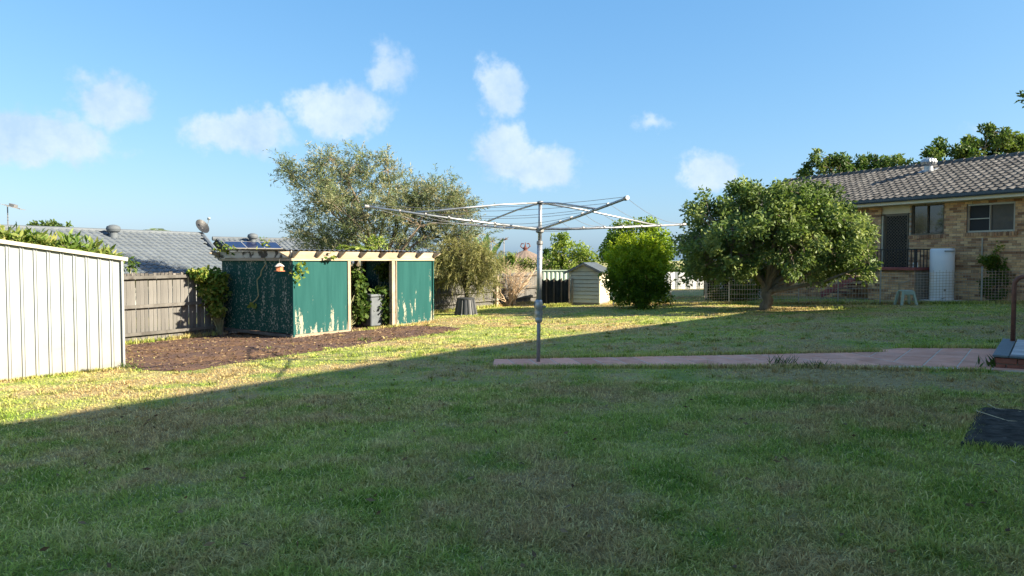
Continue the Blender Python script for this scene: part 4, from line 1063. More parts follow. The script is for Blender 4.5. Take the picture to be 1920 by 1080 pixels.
# ------------------------------------------------------------------ rounded bush with bright upright shoots
rg = np.random.default_rng(21); Bb = gp(1197, 578)
zc = at(1197, 520, Bb.y)
C = np.concatenate([clumps((Bb.x, Bb.y, Bb.z + 1.05), (.96, .95, 1.05), 150, rg, .6, Bb.z + .08, rough=.3), clumps((Bb.x - .1, Bb.y, Bb.z + 1.55), (.95, .9, .55), 70, rg, .5)])
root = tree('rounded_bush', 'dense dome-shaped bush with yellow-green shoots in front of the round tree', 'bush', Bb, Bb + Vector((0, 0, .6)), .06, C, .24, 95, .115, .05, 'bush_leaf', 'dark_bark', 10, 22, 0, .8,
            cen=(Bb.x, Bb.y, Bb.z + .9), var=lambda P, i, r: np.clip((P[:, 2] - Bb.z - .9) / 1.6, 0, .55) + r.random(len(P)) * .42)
P = []; D = []
for k in range(95):
    a = rg.uniform(0, 6.28); r_ = rg.random() ** .5 * .95; p = np.array([Bb.x + r_ * math.cos(a), Bb.y + r_ * math.sin(a), Bb.z + 1.15 + .95 * math.sqrt(max(0, 1 - r_ * r_))])
    dv = unit(np.array([math.cos(a) * r_ * .6, math.sin(a) * r_ * .6, 1.0]) + rg.normal(size=3) * .12); L_ = rg.uniform(.22, .58)
    for s_ in np.linspace(0, 1, 38): P.append(p + dv * L_ * s_ + rg.normal(size=3) * .012); D.append(dv * .6 + rand_dir(1, rg)[0])
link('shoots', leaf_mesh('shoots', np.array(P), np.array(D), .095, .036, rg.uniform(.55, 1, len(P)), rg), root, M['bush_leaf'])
# ------------------------------------------------------------------ round tree behind it
rg = np.random.default_rng(31); tc_ = at(1196, 470, 30.5); bt = Vector((tc_.x, 30.5, gz(tc_.x, 30.5)))
C = clumps((tc_.x, 30.5, tc_.z - .05), (1.42, 1.35, 1.38), 150, rg, .6)
tree('round_tree', 'round dense green tree rising behind the dome-shaped bush', 'tree', bt, bt + UP * .7, .1, C, .30, 80, .12, .075, 'round_tree_leaf', 'dark_bark', 9, 32, .1, .8)
# ------------------------------------------------------------------ big airy grevillea behind the fence
rg = np.random.default_rng(41); y0 = 26.5
bg_ = Vector((at(700, 500, y0).x, y0, gz(-5, y0) - .1))
lobes = [(700, 455, 150, 28, 60), (590, 452, 50, 30, 12), (712, 388, 150, 62, 120), (625, 375, 80, 58, 36), (568, 335, 40, 30, 14), (545, 322, 14, 12, 4), (640, 322, 55, 28, 18), (700, 332, 60, 24, 18), (672, 298, 12, 14, 4), (720, 305, 14, 10, 4), (600, 305, 16, 14, 4), (800, 378, 80, 46, 42), (845, 420, 60, 45, 34), (620, 440, 66, 42, 22), (735, 425, 110, 50, 46), (860, 385, 42, 22, 12), (870, 450, 55, 35, 20)]
Cs = []
for px, py, a, b_, n in lobes:
    c = at(px, py, y0); s_ = y0 / F; Cs.append(clumps(tuple(c), (a * s_ * .86, 1.5 * a / 110, b_ * s_ * .82), n, rg, .45, .9, rough=.3))
C = np.concatenate(Cs)
root = thing('grevillea_tree', bg_, 'large airy grey-green tree with feathery foliage behind the green shed', 'tree')
trunk_and_limbs('trunk', bg_, bg_ + Vector((.3, 0, 1.6)), .13, C, 22, 'bark', root, rg, wob=.3)
cen = np.array([bg_.x + .3, y0, 1.2]); P = []; D = []; V_ = []
for c in C:                                # sprays: several arching twigs per clump, leaves along each
    o_ = unit(c - cen)
    for t_ in range(6):
        dv = unit(o_ * .8 + rg.normal(size=3) * .55 + np.array([0, 0, .15])); L_ = rg.uniform(.35, .75); s0 = c + rg.normal(size=3) * .16; tip = rg.random()
        ss = np.linspace(0, 1, 21)
        pts = s0 + dv * (ss * L_)[:, None] + np.array([0, 0, -.10]) * (ss ** 2)[:, None] + rg.normal(size=(21, 3)) * .02
        P.append(pts); D.append(unit(dv * .9 + rand_dir(21, rg) * .9)); V_.append(np.clip(tip * .55 + .35 * ss * (tip > .55) + rg.random(21) * .25, 0, 1))
P = np.concatenate(P); D = np.concatenate(D); V_ = np.concatenate(V_)
link('crown', leaf_mesh('crown', P, D, .15 * rg.uniform(.6, 1.3, len(P)), .026, V_, rg, .15, .15), root, M['grevillea_leaf'])
# ------------------------------------------------------------------ weeping shrub behind the compost bin
rg = np.random.default_rng(51); y0 = 25.0; bw_ = gp(873, 586); bw_ = Vector((at(873, 560, y0).x, y0, gz(-1.6, y0)))
Cs = [clumps(tuple(at(px, py, y0)), (a * y0 / F, .7, b_ * y0 / F), n, rg, .3) for px, py, a, b_, n in ((868, 492, 54, 32, 70), (838, 505, 30, 26, 26), (908, 508, 34, 26, 32), (880, 470, 40, 20, 30), (893, 532, 24, 18, 12), (850, 468, 34, 16, 18), (915, 485, 26, 16, 14))]
C = np.concatenate(Cs); root = thing('weeping_shrub', bw_, 'olive feathery shrub with dark stem behind the black compost bin', 'shrub')
trunk_and_limbs('trunk', bw_, bw_ + UP * 1.0, .07, C, 9, 'dark_bark', root, rg, wob=.12)
P = []; D = []; V_ = []
for c in C:
    for t_ in range(9):
        dv = unit(rg.normal(size=3) + np.array([0, 0, .2])); ss = np.linspace(0, 1, 16); L_ = rg.uniform(.22, .45)
        P.append(c + rg.normal(size=3) * .08 + dv * (ss * L_)[:, None] + np.array([0, 0, -.22]) * (ss ** 2)[:, None]); D.append(unit(dv + np.array([0, 0, -.7]) * ss[:, None] + rand_dir(16, rg) * .5)); V_.append(np.full(16, rg.random() * .6) + rg.random(16) * .4)
link('crown', leaf_mesh('crown', np.concatenate(P), np.concatenate(D), .13, .016, np.concatenate(V_), rg, .1), root, M['weeping_leaf'])
# ------------------------------------------------------------------ bare leafless shrub against the fence
rg = np.random.default_rng(61); bs = gp(957, 575); bs = bs + Vector((.0, .5, 0)); bs.z = gz(bs.x, bs.y)
root = thing('bare_shrub', bs, 'leafless tan shrub of tangled bare branches against the paling fence', 'shrub')
tw = MB()
def twig(p, d, L, r, lev):
    p = Vector(p); d = Vector(d).normalized(); pts = [p]; q_ = p
    for i in range(4):
        d = (d + Vector(rg.normal(size=3)) * .16 + UP * .05).normalized(); q_ = q_ + d * L / 4; pts.append(q_)
    tw.tube(pts, [r, r * .85, r * .7, r * .55, r * .4], 5, False)
    if lev:
        for i in range(3 if lev > 1 else 4):
            s_ = pts[rg.integers(1, 5)]; dd2 = (d + Vector(rg.normal(size=3)) * .55 + UP * .1).normalized(); twig(s_, dd2, L * rg.uniform(.5, .8), r * .55, lev - 1)
for k in range(15): twig(bs + Vector((rg.normal() * .15, rg.normal() * .15, 0)), (rg.normal() * .35 + .12, rg.normal() * .3, 1), rg.uniform(.75, 1.2), .028, 3)
tw.build('twigs', M['pale_twig'], root)
lg = MB(); a = gp(948, 574); lg.tube([a + Vector((0, .3, 0)), a + Vector((.35, .35, .45)), a + Vector((.85, .5, .95)), a + Vector((1.2, .6, 1.5))], [.07, .06, .05, .025], 8); lg.build('leaning_trunk', M['pale_twig'], root)
# ------------------------------------------------------------------ banana plant beyond the fence
rg = np.random.default_rng(71); y0 = 30.0; bb = at(905, 500, y0); bb.z = gz(bb.x, y0)
root = thing('banana_plant', bb, 'banana plant with large torn leaves rising over the fence', 'plant')
MB().tube([bb - UP * .1, bb + UP * 1.4], [.12, .08], 10).build('stem', M['olive_vine'], root)
tips = [(914, 436, -.3), (944, 446, -.6), (945, 478, .2), (880, 452, .3), (925, 470, -.5), (900, 465, -.6), (890, 440, .5)]
for px, py, dy in tips:
    e = at(px, py, y0 + dy); s0 = bb + UP * 1.35; ctrl = s0.lerp(e, .55) + UP * .35; vs = []; fs = []; n = 15
    for i in range(n):
        s_ = i / (n - 1); p = s0 * (1 - s_) ** 2 + ctrl * 2 * s_ * (1 - s_) + e * s_ * s_; tg = ((ctrl - s0) * (1 - s_) + (e - ctrl) * s_).normalized()
        sd = tg.cross(UP).normalized(); w_ = .22 * math.sin(math.pi * min(1, .06 + s_ * .95)) ** .6 * (s_ > .22)
        for q_, o_ in ((-1, -.07), (0, 0), (1, -.07)): vs.append(p + sd * w_ * q_ * rg.uniform(.75, 1.1) + UP * (o_ * (s_ > .2) + rg.normal() * .012))
    for i in range(n - 1): fs += [(3 * i, 3 * i + 1, 3 * i + 4, 3 * i + 3), (3 * i + 1, 3 * i + 2, 3 * i + 5, 3 * i + 4)]
    m_ = MB().add(vs, fs).mesh('leaf'); a_ = m_.attributes.new('var', 'FLOAT', 'POINT'); a_.data.foreach_set('value', np.full(len(vs), rg.random(), np.float32)); link('leaf', m_, root, M['banana_leaf'])
# ------------------------------------------------------------------ creeper foliage
def creeper(name, lab, spots, mat, per, L, Wd, base, seed, stem=True, group=None):
    rg = np.random.default_rng(seed); root = thing(name, base, lab, 'vine', group); Cs = []
    for c, r, n in spots: Cs.append(clumps(tuple(c), r, n, rg, .35))
    C = np.concatenate(Cs); P, idx = leaves_in(C, .16, per, rg)
    D = unit(rand_dir(len(P), rg) + np.array(N2) * .7 + np.array([0, 0, -.5]))
    link('leaves', leaf_mesh('leaves', P, D, L * rg.uniform(.6, 1.2, len(P)), Wd * rg.uniform(.7, 1.2, len(P)), rg.random(len(P)), rg, .15), root, M[mat])
    if stem:
        m_ = MB(); b0 = Vector(base)
        for c in C[::3]: m_.tube([b0, b0.lerp(Vector(c), .5) + Vector(rg.normal(size=3)) * .08, Vector(c)], [.012, .009, .005], 5, False)
        m_.build('stems', M['olive_vine'], root)
    return root
FV = fpt(k_vis, 0, .15)
creeper('fence_vine', 'leafy yellow-green vine spilling over the fence corner against the shed', [(hit(398, 545, FV, N2), (.26, .24, .42), 44), (hit(385, 518, FV, N2), (.34, .28, .14), 18), (hit(412, 575, FV + N2 * .1, N2), (.18, .18, .2), 12), (hit(372, 512, FV, N2), (.22, .2, .08), 8), (hit(408, 512, FV, N2), (.2, .2, .2), 10)], 'vine_leaf', 26, .115, .085, fpt(k_vis + .1, 0, .12), 81)
ivp = SC + N2 * -1.9
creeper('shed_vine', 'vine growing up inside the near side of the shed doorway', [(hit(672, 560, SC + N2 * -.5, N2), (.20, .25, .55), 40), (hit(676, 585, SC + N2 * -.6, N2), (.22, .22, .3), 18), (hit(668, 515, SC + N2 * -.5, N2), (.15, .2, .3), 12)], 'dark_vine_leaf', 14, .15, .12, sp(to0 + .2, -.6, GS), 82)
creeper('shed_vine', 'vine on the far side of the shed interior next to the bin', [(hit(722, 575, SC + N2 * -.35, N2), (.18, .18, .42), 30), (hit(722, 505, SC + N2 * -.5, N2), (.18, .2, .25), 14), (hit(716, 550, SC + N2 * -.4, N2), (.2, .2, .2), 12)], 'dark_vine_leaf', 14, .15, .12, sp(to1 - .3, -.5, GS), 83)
creeper('roof_vine', 'sprig of bright vine leaves at the near corner of the green shed', [(hit(563, 500, SC + N2 * .08, N2), (.10, .06, .10), 5), (hit(556, 520, SC + N2 * .08, N2), (.06, .05, .08), 4), (hit(618, 480, SC + N2 * .08, N2), (.12, .06, .06), 4)], 'vine_leaf', 5, .11, .085, hit(560, 480, SC + N2 * .08, N2), 84, False)
creeper('roof_vine', 'tuft of vine on the back corner of the shed roof', [(hit(428, 463, sp(-.1, -SLS + .4, 0), -T2), (.24, .2, .06), 8), (hit(494, 451, sp(-.1, -SLS + .9, 0), -T2), (.06, .06, .09), 3)], 'vine_leaf', 7, .10, .06, sp(-.05, -SLS + .3, zf1), 85, False)
# hanging runner on the end wall
hv = thing('hanging_runner', hit(497, 485, sp(-.05, 0, 0), -T2), 'single bare vine runner hanging down the dark shed end', 'vine')
MB().tube([hit(px, py, sp(-.06, 0, 0), -T2) for px, py in ((496, 484), (499, 494), (490, 508), (489, 516), (482, 525), (483, 540), (485, 554), (480, 562), (474, 567))], .014, 6).build('stem', M['olive_vine'], hv)
rg = np.random.default_rng(5); pe = np.array(hit(476, 569, sp(-.07, 0, 0), -T2)); Pn = pe + rg.normal(size=(7, 3)) * .04
link('leaves', leaf_mesh('leaves', Pn, rand_dir(7, rg) + np.array([0, 0, -.5]), .13, .1, rg.uniform(.5, 1, 7), rg), hv, M['vine_leaf'])
# fern and bird's nest clump growing behind the shed roof
def fronds(name, lab, base, n, L, mat, seed, spread=.9, cat='fern', leafl=.16, leafw=.035, up=.9):
    rg = np.random.default_rng(seed); root = thing(name, base, lab, cat); P = []; D = []; ribs = MB()
    for k in range(n):
        a = rg.uniform(0, 6.28); dv = np.array([math.cos(a) * spread, math.sin(a) * spread, up + rg.random() * .4]); dv = unit(dv); L_ = L * rg.uniform(.7, 1.15)
        ss = np.linspace(.12, 1, 20); pts = np.array(base) + dv * (ss * L_)[:, None] + np.array([0, 0, -.55 * L_]) * (ss ** 2.2)[:, None]
        ribs.tube([Vector(base)] + [Vector(p) for p in pts[::4]], [.012] + [.007] * 5, 4, False); tg = unit(np.gradient(pts, axis=0)); sd = unit(np.cross(tg, [0, 0, 1.0]))
        for sg in (-1, 1): P.append(pts); D.append(unit(sd * sg + tg * .55 + np.array([0, 0, -.15])))
    P = np.concatenate(P); D = np.concatenate(D)
    link('fronds', leaf_mesh('fronds', P, D, leafl, leafw, rg.random(len(P)), rg, .1), root, M[mat]); ribs.build('ribs', M['olive_vine'], root); return root
fb = at(668, 478, 23.0); fronds('tree_fern', 'bright green fern fronds showing above the shed roof', fb, 26, .85, 'lime_leaf', 91, leafl=.20, leafw=.05)
rg = np.random.default_rng(92); cb = at(655, 470, 23.3); Cc = clumps(tuple(cb), (.75, .5, .3), 26, rg, .3)
creeper('climbing_vine', 'light green climber trailing over the middle of the shed roof', [(cb, (.7, .4, .2), 18), (at(700, 458, 24), (.5, .4, .3), 16)], 'lime_leaf', 14, .13, .05, Vector((cb.x, cb.y, gz(cb.x, cb.y))), 93)
MB().tube([Vector((fb.x, fb.y, gz(fb.x, fb.y))), fb], .07, 8).build('stem', M['dark_bark'], bpy.data.objects['tree_fern'])
# ------------------------------------------------------------------ shrub with long leaves behind the white shed
rg = np.random.default_rng(101); hb = gp(60, 660); Cs = []
for px, py, yy, a, b_, n in ((20, 460, 15.5, 60, 20, 20), (80, 464, 16, 70, 18, 26), (150, 477, 16.5, 50, 14, 18), (195, 490, 16.8, 28, 8, 8), (-60, 458, 15, 70, 22, 16)):
    Cs.append(clumps(tuple(at(px, py, yy)), (a * yy / F, .6, b_ * yy / F), n, rg, .4))
C = np.concatenate(Cs); hb = Vector((C[:, 0].mean(), C[:, 1].mean(), 0)); hb.z = gz(hb.x, hb.y)
root = thing('frangipani_hedge', hb, 'long-leaved green shrub showing above the white metal shed', 'shrub'); trunk_and_limbs('trunk', hb, hb + UP * 1.1, .07, C, 14, 'bark', root, rg)
idx = np.repeat(np.arange(len(C)), 26); P = C[idx] + rg.normal(size=(len(idx), 3)) * .07; D = rand_dir(len(P), rg) + np.array([0, 0, .45])
link('crown', leaf_mesh('crown', P, D, .26 * rg.uniform(.7, 1.2, len(P)), .07, rg.random(len(C))[idx] * .5 + rg.random(len(P)) * .5, rg, .2, .1), root, M['hedge_leaf'])
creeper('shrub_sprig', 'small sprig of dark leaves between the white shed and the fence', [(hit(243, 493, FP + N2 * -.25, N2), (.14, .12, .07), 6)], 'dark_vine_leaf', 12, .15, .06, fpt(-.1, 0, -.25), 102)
# ------------------------------------------------------------------ trees beyond
def far_tree(name, lab, spots, y0, mat, per, L, Wd, r0, seed, rad=.4, bark='bark', group=None, shell=.5):
    rg = np.random.default_rng(seed); C = np.concatenate([clumps(tuple(at(px, py, y0)), (a * y0 / F, a * y0 / F * .8, b_ * y0 / F), n, rg, shell) for px, py, a, b_, n in spots])
    bx = at(spots[0][0], spots[0][1], y0); b0 = Vector((bx.x, y0, gz(bx.x, y0))); tp = Vector((bx.x, y0, max(b0.z + .5, C[:, 2].min())))
    return tree(name, lab, 'tree', b0, tp, r0, C, rad, per, L, Wd, mat, bark, 8, seed, .1, .6, group=group)
G = 'trees beyond the yard'
far_tree('lime_tree', 'light green spindly tree beyond the pale green fence', [(1052, 468, 20, 26, 26), (1085, 475, 26, 18, 26), (1050, 446, 12, 12, 8), (1070, 492, 34, 12, 22)], 36, 'lime_leaf', 34, .16, .08, .06, 111, .24, group=G)
far_tree('hedge_tree', 'low green hedge behind the bare shrub and the pale fence', [(1015, 494, 45, 12, 30), (960, 492, 32, 12, 22), (1105, 490, 20, 14, 12)], 38, 'hedge_leaf', 40, .15, .08, .05, 112, .26, group=G)
far_tree('spreading_tree', 'spreading tree behind the left half of the brick house roof', [(1560, 318, 46, 20, 30), (1640, 322, 45, 18, 28), (1518, 332, 22, 22, 10), (1600, 338, 90, 14, 34), (1530, 296, 12, 9, 4), (1555, 303, 20, 9, 6), (1590, 312, 14, 8, 5), (1622, 303, 18, 8, 5), (1655, 306, 16, 9, 5), (1676, 302, 10, 8, 4), (1700, 314, 9, 12, 4)], 44, 'far_leaf', 60, .24, .12, .2, 113, .34, group=G)
far_tree('spreading_tree', 'taller tree behind the roof vent on the brick house', [(1845, 285, 60, 24, 44), (1885, 272, 40, 20, 24), (1770, 298, 34, 18, 18), (1720, 320, 20, 10, 6), (1850, 248, 9, 10, 4), (1873, 252, 12, 8, 5), (1893, 256, 12, 8, 5), (1815, 262, 14, 10, 5), (1762, 276, 9, 10, 4), (1742, 290, 6, 8, 3), (1930, 285, 30, 26, 18)], 42, 'far_leaf', 60, .23, .12, .2, 114, .33, group=G)
far_tree('distant_tree', 'dark distant treetop above the ridge of the grey roof', [(94, 424, 16, 5, 12), (68, 424, 8, 4, 6), (110, 426, 16, 4, 8)], 70, 'far_leaf', 30, .4, .2, .15, 115, .35, group=G)
far_tree('distant_tree', 'far bluish trees between the rounded bush and the citrus tree', [(1270, 505, 30, 14, 26), (1310, 500, 30, 16, 26), (1240, 508, 30, 12, 16)], 60, 'far_leaf', 30, .35, .2, .15, 116, .45, group=G)
far_tree('thin_branch_tree', 'few leafy twigs of a tree reaching in at the upper right edge of the sky', [(1950, 190, 22, 14, 8), (1925, 178, 8, 5, 4), (1960, 230, 20, 20, 6)], 20, 'far_leaf', 20, .14, .05, .06, 117, .14, group=G)
for nm, px, py, n in (('palm_tree', 294, 442, 12),):
    pb = at(px, py, 48); r_ = fronds(nm, 'pale palm fronds showing over the grey roof ridge', pb, 13, 1.5, 'palm_leaf', 118, cat='palm', leafl=.5, leafw=.045, up=.75)
    MB().tube([Vector((pb.x, 48, gz(pb.x, 48))), pb], [.14, .09], 8).build('trunk', M['bark'], r_)
cp_ = at(1024, 470, 60); cy = thing('conifer', Vector((cp_.x, 60, gz(cp_.x, 60))), 'small dark conifer far behind the clothes hoist post', 'tree')
rg = np.random.default_rng(7); hz = rg.random(900); P = np.stack([cp_.x + rg.normal(size=900) * .35 * (1 - hz), 60 + rg.normal(size=900) * .35 * (1 - hz), gz(cp_.x, 60) + 1 + hz * (cp_.z + .1 - 1 - gz(cp_.x, 60))], 1)
link('crown', leaf_mesh('crown', P, rand_dir(900, rg), .3, .12, rg.random(900) * .4, rg), cy, M['far_leaf']); MB().tube([cy.location, cy.location + UP * 1.6], .08, 6).build('trunk', M['dark_bark'], cy)
# agave flower stalks
rg = np.random.default_rng(121)
for px, py, lab in ((921, 453, 'shorter dried flower stalk standing above the fence'), (945, 450, 'taller dried flower stalk above the fence, closer to the clothes hoist')):
    tp = at(px, py, 31.5); b0 = Vector((tp.x, 31.5, gz(tp.x, 31.5))); r_ = thing('flower_stalk', b0, lab, 'plant', 'dried flower stalks')
    MB().tube([b0, tp], [.02, .012], 6).build('stalk', M['pale_twig'], r_); h_ = MB()
    for k in range(12):
        a = k * .52; e = tp + Vector((math.cos(a) * .2, math.sin(a) * .2, rg.uniform(-.05, .14))); h_.tube([tp, e], [.02, .008], 4)
    h_.build('flower_head', M['thatch'], r_)
# ------------------------------------------------------------------ low shrub by the brick house
rg = np.random.default_rng(131); sb = gp(1880, 566); sb = sb + Vector((.15, .55, 0)); y0 = sb.y
C = np.concatenate([clumps(tuple(at(1880, 535, y0)), (36 * y0 / F, .5, 30 * y0 / F), 70, rg, .4, sb.z + .05), clumps(tuple(at(1888, 505, y0)), (30 * y0 / F, .4, 26 * y0 / F), 44, rg, .2), clumps(tuple(at(1879, 470, y0)), (9 * y0 / F, .15, 30 * y0 / F), 14, rg, .05), clumps(tuple(at(1904, 472, y0)), (11 * y0 / F, .15, 28 * y0 / F), 14, rg, .05), clumps(tuple(at(1858, 490, y0)), (16 * y0 / F, .15, 10 * y0 / F), 7, rg, .1)])
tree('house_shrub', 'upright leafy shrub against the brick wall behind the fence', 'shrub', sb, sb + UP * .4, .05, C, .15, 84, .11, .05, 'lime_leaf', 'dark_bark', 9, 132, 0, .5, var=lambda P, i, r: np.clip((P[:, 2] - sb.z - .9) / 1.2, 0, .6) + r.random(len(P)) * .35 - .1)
# dark growth and trellis under the citrus, behind the fence
rg = np.random.default_rng(141); y0 = 27.0
db = at(1385, 560, y0); db.z = gz(db.x, y0); C = np.concatenate([clumps(tuple(at(1370, 552, y0)), (45 * y0 / F, .5, 16 * y0 / F), 46, rg, .3, db.z), clumps(tuple(at(1400, 540, y0 + .3)), (30 * y0 / F, .4, 18 * y0 / F), 26, rg, .3)])
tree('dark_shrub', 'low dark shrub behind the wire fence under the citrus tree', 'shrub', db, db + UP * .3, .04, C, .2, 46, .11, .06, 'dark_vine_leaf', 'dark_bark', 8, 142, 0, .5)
pg = thing('pergola', Vector((at(1340, 560, 28.2).x, 28.2, gz(8, 28.2))), 'dark open pergola with timber posts behind the citrus tree', 'pergola')
for px in (1324, 1343, 1352, 1408, 1425):
    a = at(px, 525, 28.2 + (px % 3) * .2); a.z = gz(a.x, a.y); MB().bar(a, a + UP * 1.35, .09, .09, (1, 0, 0)).build('post', M['post_timber' if px < 1350 else 'plaster'], pg)
a = at(1318, 520, 28.2); b_ = at(1432, 520, 28.2); z_ = gz(8, 28.2) + 1.38; MB().bar(Vector((a.x, a.y, z_)), Vector((b_.x, b_.y, z_)), .12, .1).build('beam', M['dark_bark'], pg)
MB().box(Vector(((a.x + b_.x) / 2, 29.1, z_ + .09)), (1.3, 0, 0), (0, 1.0, 0), (0, 0, .02)).build('roof', M['dark_roof_sheet'], pg)
MB().box(Vector(((a.x + b_.x) / 2 + .3, 30.1, z_ - .65)), (.95, 0, 0), (0, .02, 0), (0, 0, .65)).build('back_wall', M['shade_cloth'], pg)

# ================================================================== clothes hoist
HB = gp(1009, 681); hub_z = at(1011, 430, HB.y).z; top_z = at(1012, 379, HB.y).z
ho = thing('clothes_hoist', HB, 'galvanised rotary clothes hoist with four arms standing in the pink path', 'clothes hoist')
def hp(z): return Vector((HB.x + (z - HB.z) * .012, HB.y, z))
MB().tube([HB - UP * .2, hp(HB.z + .98)], .031, 14).build('base_post', M['dull_steel'], ho).data.shade_smooth()
zc_ = at(1010, 604, HB.y).z
hs_ = MB(); hs_.lathe(hp(zc_), [(.045, 0), (.058, .01), (.058, .06), (.05, .075), (.062, .10), (.066, .16), (.058, .2), (.068, .22), (.066, .30), (.055, .345), (.045, .36)], 20)
hs_.build('crank_housing', M['galvanised'], ho).data.shade_smooth()
ck = MB(); c0 = hp(zc_ + .25) + Vector((.06, -.02, 0)); ck.tube([c0, c0 + Vector((.05, -.02, 0))], .016, 8); ck.box(hp(zc_ + .28) + Vector((-.066, -.01, 0)), (.012, 0, 0), (0, .02, 0), (0, 0, .05)); ck.build('crank_gear', M['dull_steel'], ho)
zt2 = at(1011, 455, HB.y).z
MB().tube([hp(zc_ + .3), hp(zt2)], .042, 16).build('outer_tube', M['galvanised'], ho).data.shade_smooth()
MB().lathe(hp(zt2 - .03), [(.047, 0), (.05, .01), (.05, .05), (.036, .06)], 16).build('collar', M['dull_steel'], ho)
MB().tube([hp(zt2), hp(top_z)], .030, 14).build('inner_tube', M['galvanised'], ho).data.shade_smooth()
MB().lathe(hp(top_z - .03), [(.05, 0), (.06, .015), (.05, .04), (.02, .05)], 14).build('top_cap', M['dull_steel'], ho)
MB().lathe(hp(hub_z - .06), [(.045, 0), (.065, .02), (.065, .08), (.045, .1)], 14).build('hub', M['dull_steel'], ho)
tips = []
for px, py, dy in ((685, 387, -1.15), (1176, 371, -2.42), (1284, 421, 1.12), (872, 421, 2.45)): tips.append(at(px, py, HB.y + dy))
h0 = hp(hub_z); tp0 = hp(top_z - .01)
for i, e in enumerate(tips):
    o = MB().tube([h0, h0.lerp(e, .5) - UP * .012, e], .0185, 10).build('arm', M['galvanised'], ho); o.data.shade_smooth()
    f_ = (.74, .70, .79, .80)[i]; q_ = h0.lerp(e, f_); md = tp0.lerp(q_, .55) + UP * .016
    MB().tube([tp0, tp0.lerp(md, .6) + UP * .012, md, q_], .015, 8).build('brace', M['galvanised'], o).data.shade_smooth()
    dv = (e - h0).normalized(); MB().tube([e - dv * .05, e + dv * .01], .029, 10).build('end_cap', M['dull_steel'], o)
    for s_ in (.28, .42, .55, .68, .82): MB().tube([h0.lerp(e, s_) - dv * .012, h0.lerp(e, s_) + dv * .012], .026, 8).build('line_clip', M['dull_steel'], o)
order = [0, 1, 2, 3]
for k in range(4):
    a, b_ = tips[order[k]], tips[order[(k + 1) % 4]]
    for s_ in (.28, .42, .55, .68, .82, .985):
        p, q_ = h0.lerp(a, s_) + UP * .02, h0.lerp(b_, s_) + UP * .02; sag = .05 + .05 * random.random()
        MB().tube([p.lerp(q_, t_) - UP * sag * 4 * t_ * (1 - t_) for t_ in np.linspace(0, 1, 9)], .0032, 4, False).build('wire', M['dark_wire'], ho)
# ================================================================== compost bin
cb = gp(873.5, 590); cz_ = 32.5 * cb.y / F; co = thing('compost_bin', cb, 'black fluted plastic compost bin on the grass by the fence', 'compost bin')
r1 = 21 * cb.y / F; r0_ = 16 * cb.y / F
o = MB().lathe(cb, [(r1 * 1.04, 0), (r1, .03), (r0_, cz_ - .06)], 96, flute=16, fl=.035).build('body', M['black_plastic'], co)
MB().lathe(cb + UP * (cz_ - .06), [(r0_ * 1.06, 0), (r0_ * 1.06, .035), (r0_ * .9, .055), (.05, .06)], 32).build('lid', M['black_plastic'], co)
# ================================================================== yard's back edge: shade cloth, pale fence, cubby house, gazebo
def wire_fence(name, lab, pts, h, sv_=.075, sh_=.1, posts=None, mat='fence_wire', rw=.0035, wig=True):
    f = thing(name, pts[0], lab, 'fence')
    for i in range(len(pts) - 1):
        a, b_ = Vector(pts[i]), Vector(pts[i + 1]); L_ = (Vector((b_.x, b_.y, 0)) - Vector((a.x, a.y, 0))).length; m_ = MB(); n = int(L_ / sv_)
        for k in range(n + 1):
            p = a.lerp(b_, k / n); p.z = gz(p.x, p.y); hh_ = h + (.045 if k % 2 else 0); bow = .0
            m_.tube([p + UP * .02, p + UP * hh_], rw, 3, False)
        for k in range(int(h / sh_) + 1):
            z_ = min(.04 + k * sh_, h); p, q_ = a.copy(), b_.copy(); p.z = gz(p.x, p.y) + z_; q_.z = gz(q_.x, q_.y) + z_
            m_.tube([p, p.lerp(q_, .5) - UP * .012, q_], rw, 3, False)
        m_.build('wire_mesh', M[mat], f, 'stuff')
    for p in (posts if posts is not None else pts):
        p = Vector(p); p.z = gz(p.x, p.y); MB().tube([p - UP * .1, p + UP * (h + .09)], .026, 8).build('post', M['galvanised'], f)
        MB().lathe(p + UP * (h + .085), [(.033, 0), (.033, .03), (.012, .045)], 8).build('post_cap', M['galvanised'], f)
    return f
W1 = [gp(1150, 572.5), gp(1257, 573), gp(1367, 571)]; W2 = [gp(1367, 571), gp(1497, 570), gp(1571, 570), gp(1650, 571)]; W3 = [gp(1650, 571), gp(1840, 569.5), gp(1990, 569)]
wire_fence('wire_fence', 'square mesh wire fence between the rounded bush and the citrus tree', W1, .92, .08, .09, rw=.0045, mat='fence_wire')
wire_fence('wire_fence', 'looped wire fence behind the citrus tree trunk', W2, 1.0, .085, .16, posts=W2[1:], rw=.0085)
wire_fence('wire_fence', 'wire fence in front of the water heater and porch', W3, 1.0, .085, .085, posts=W3[1:], rw=.0058)
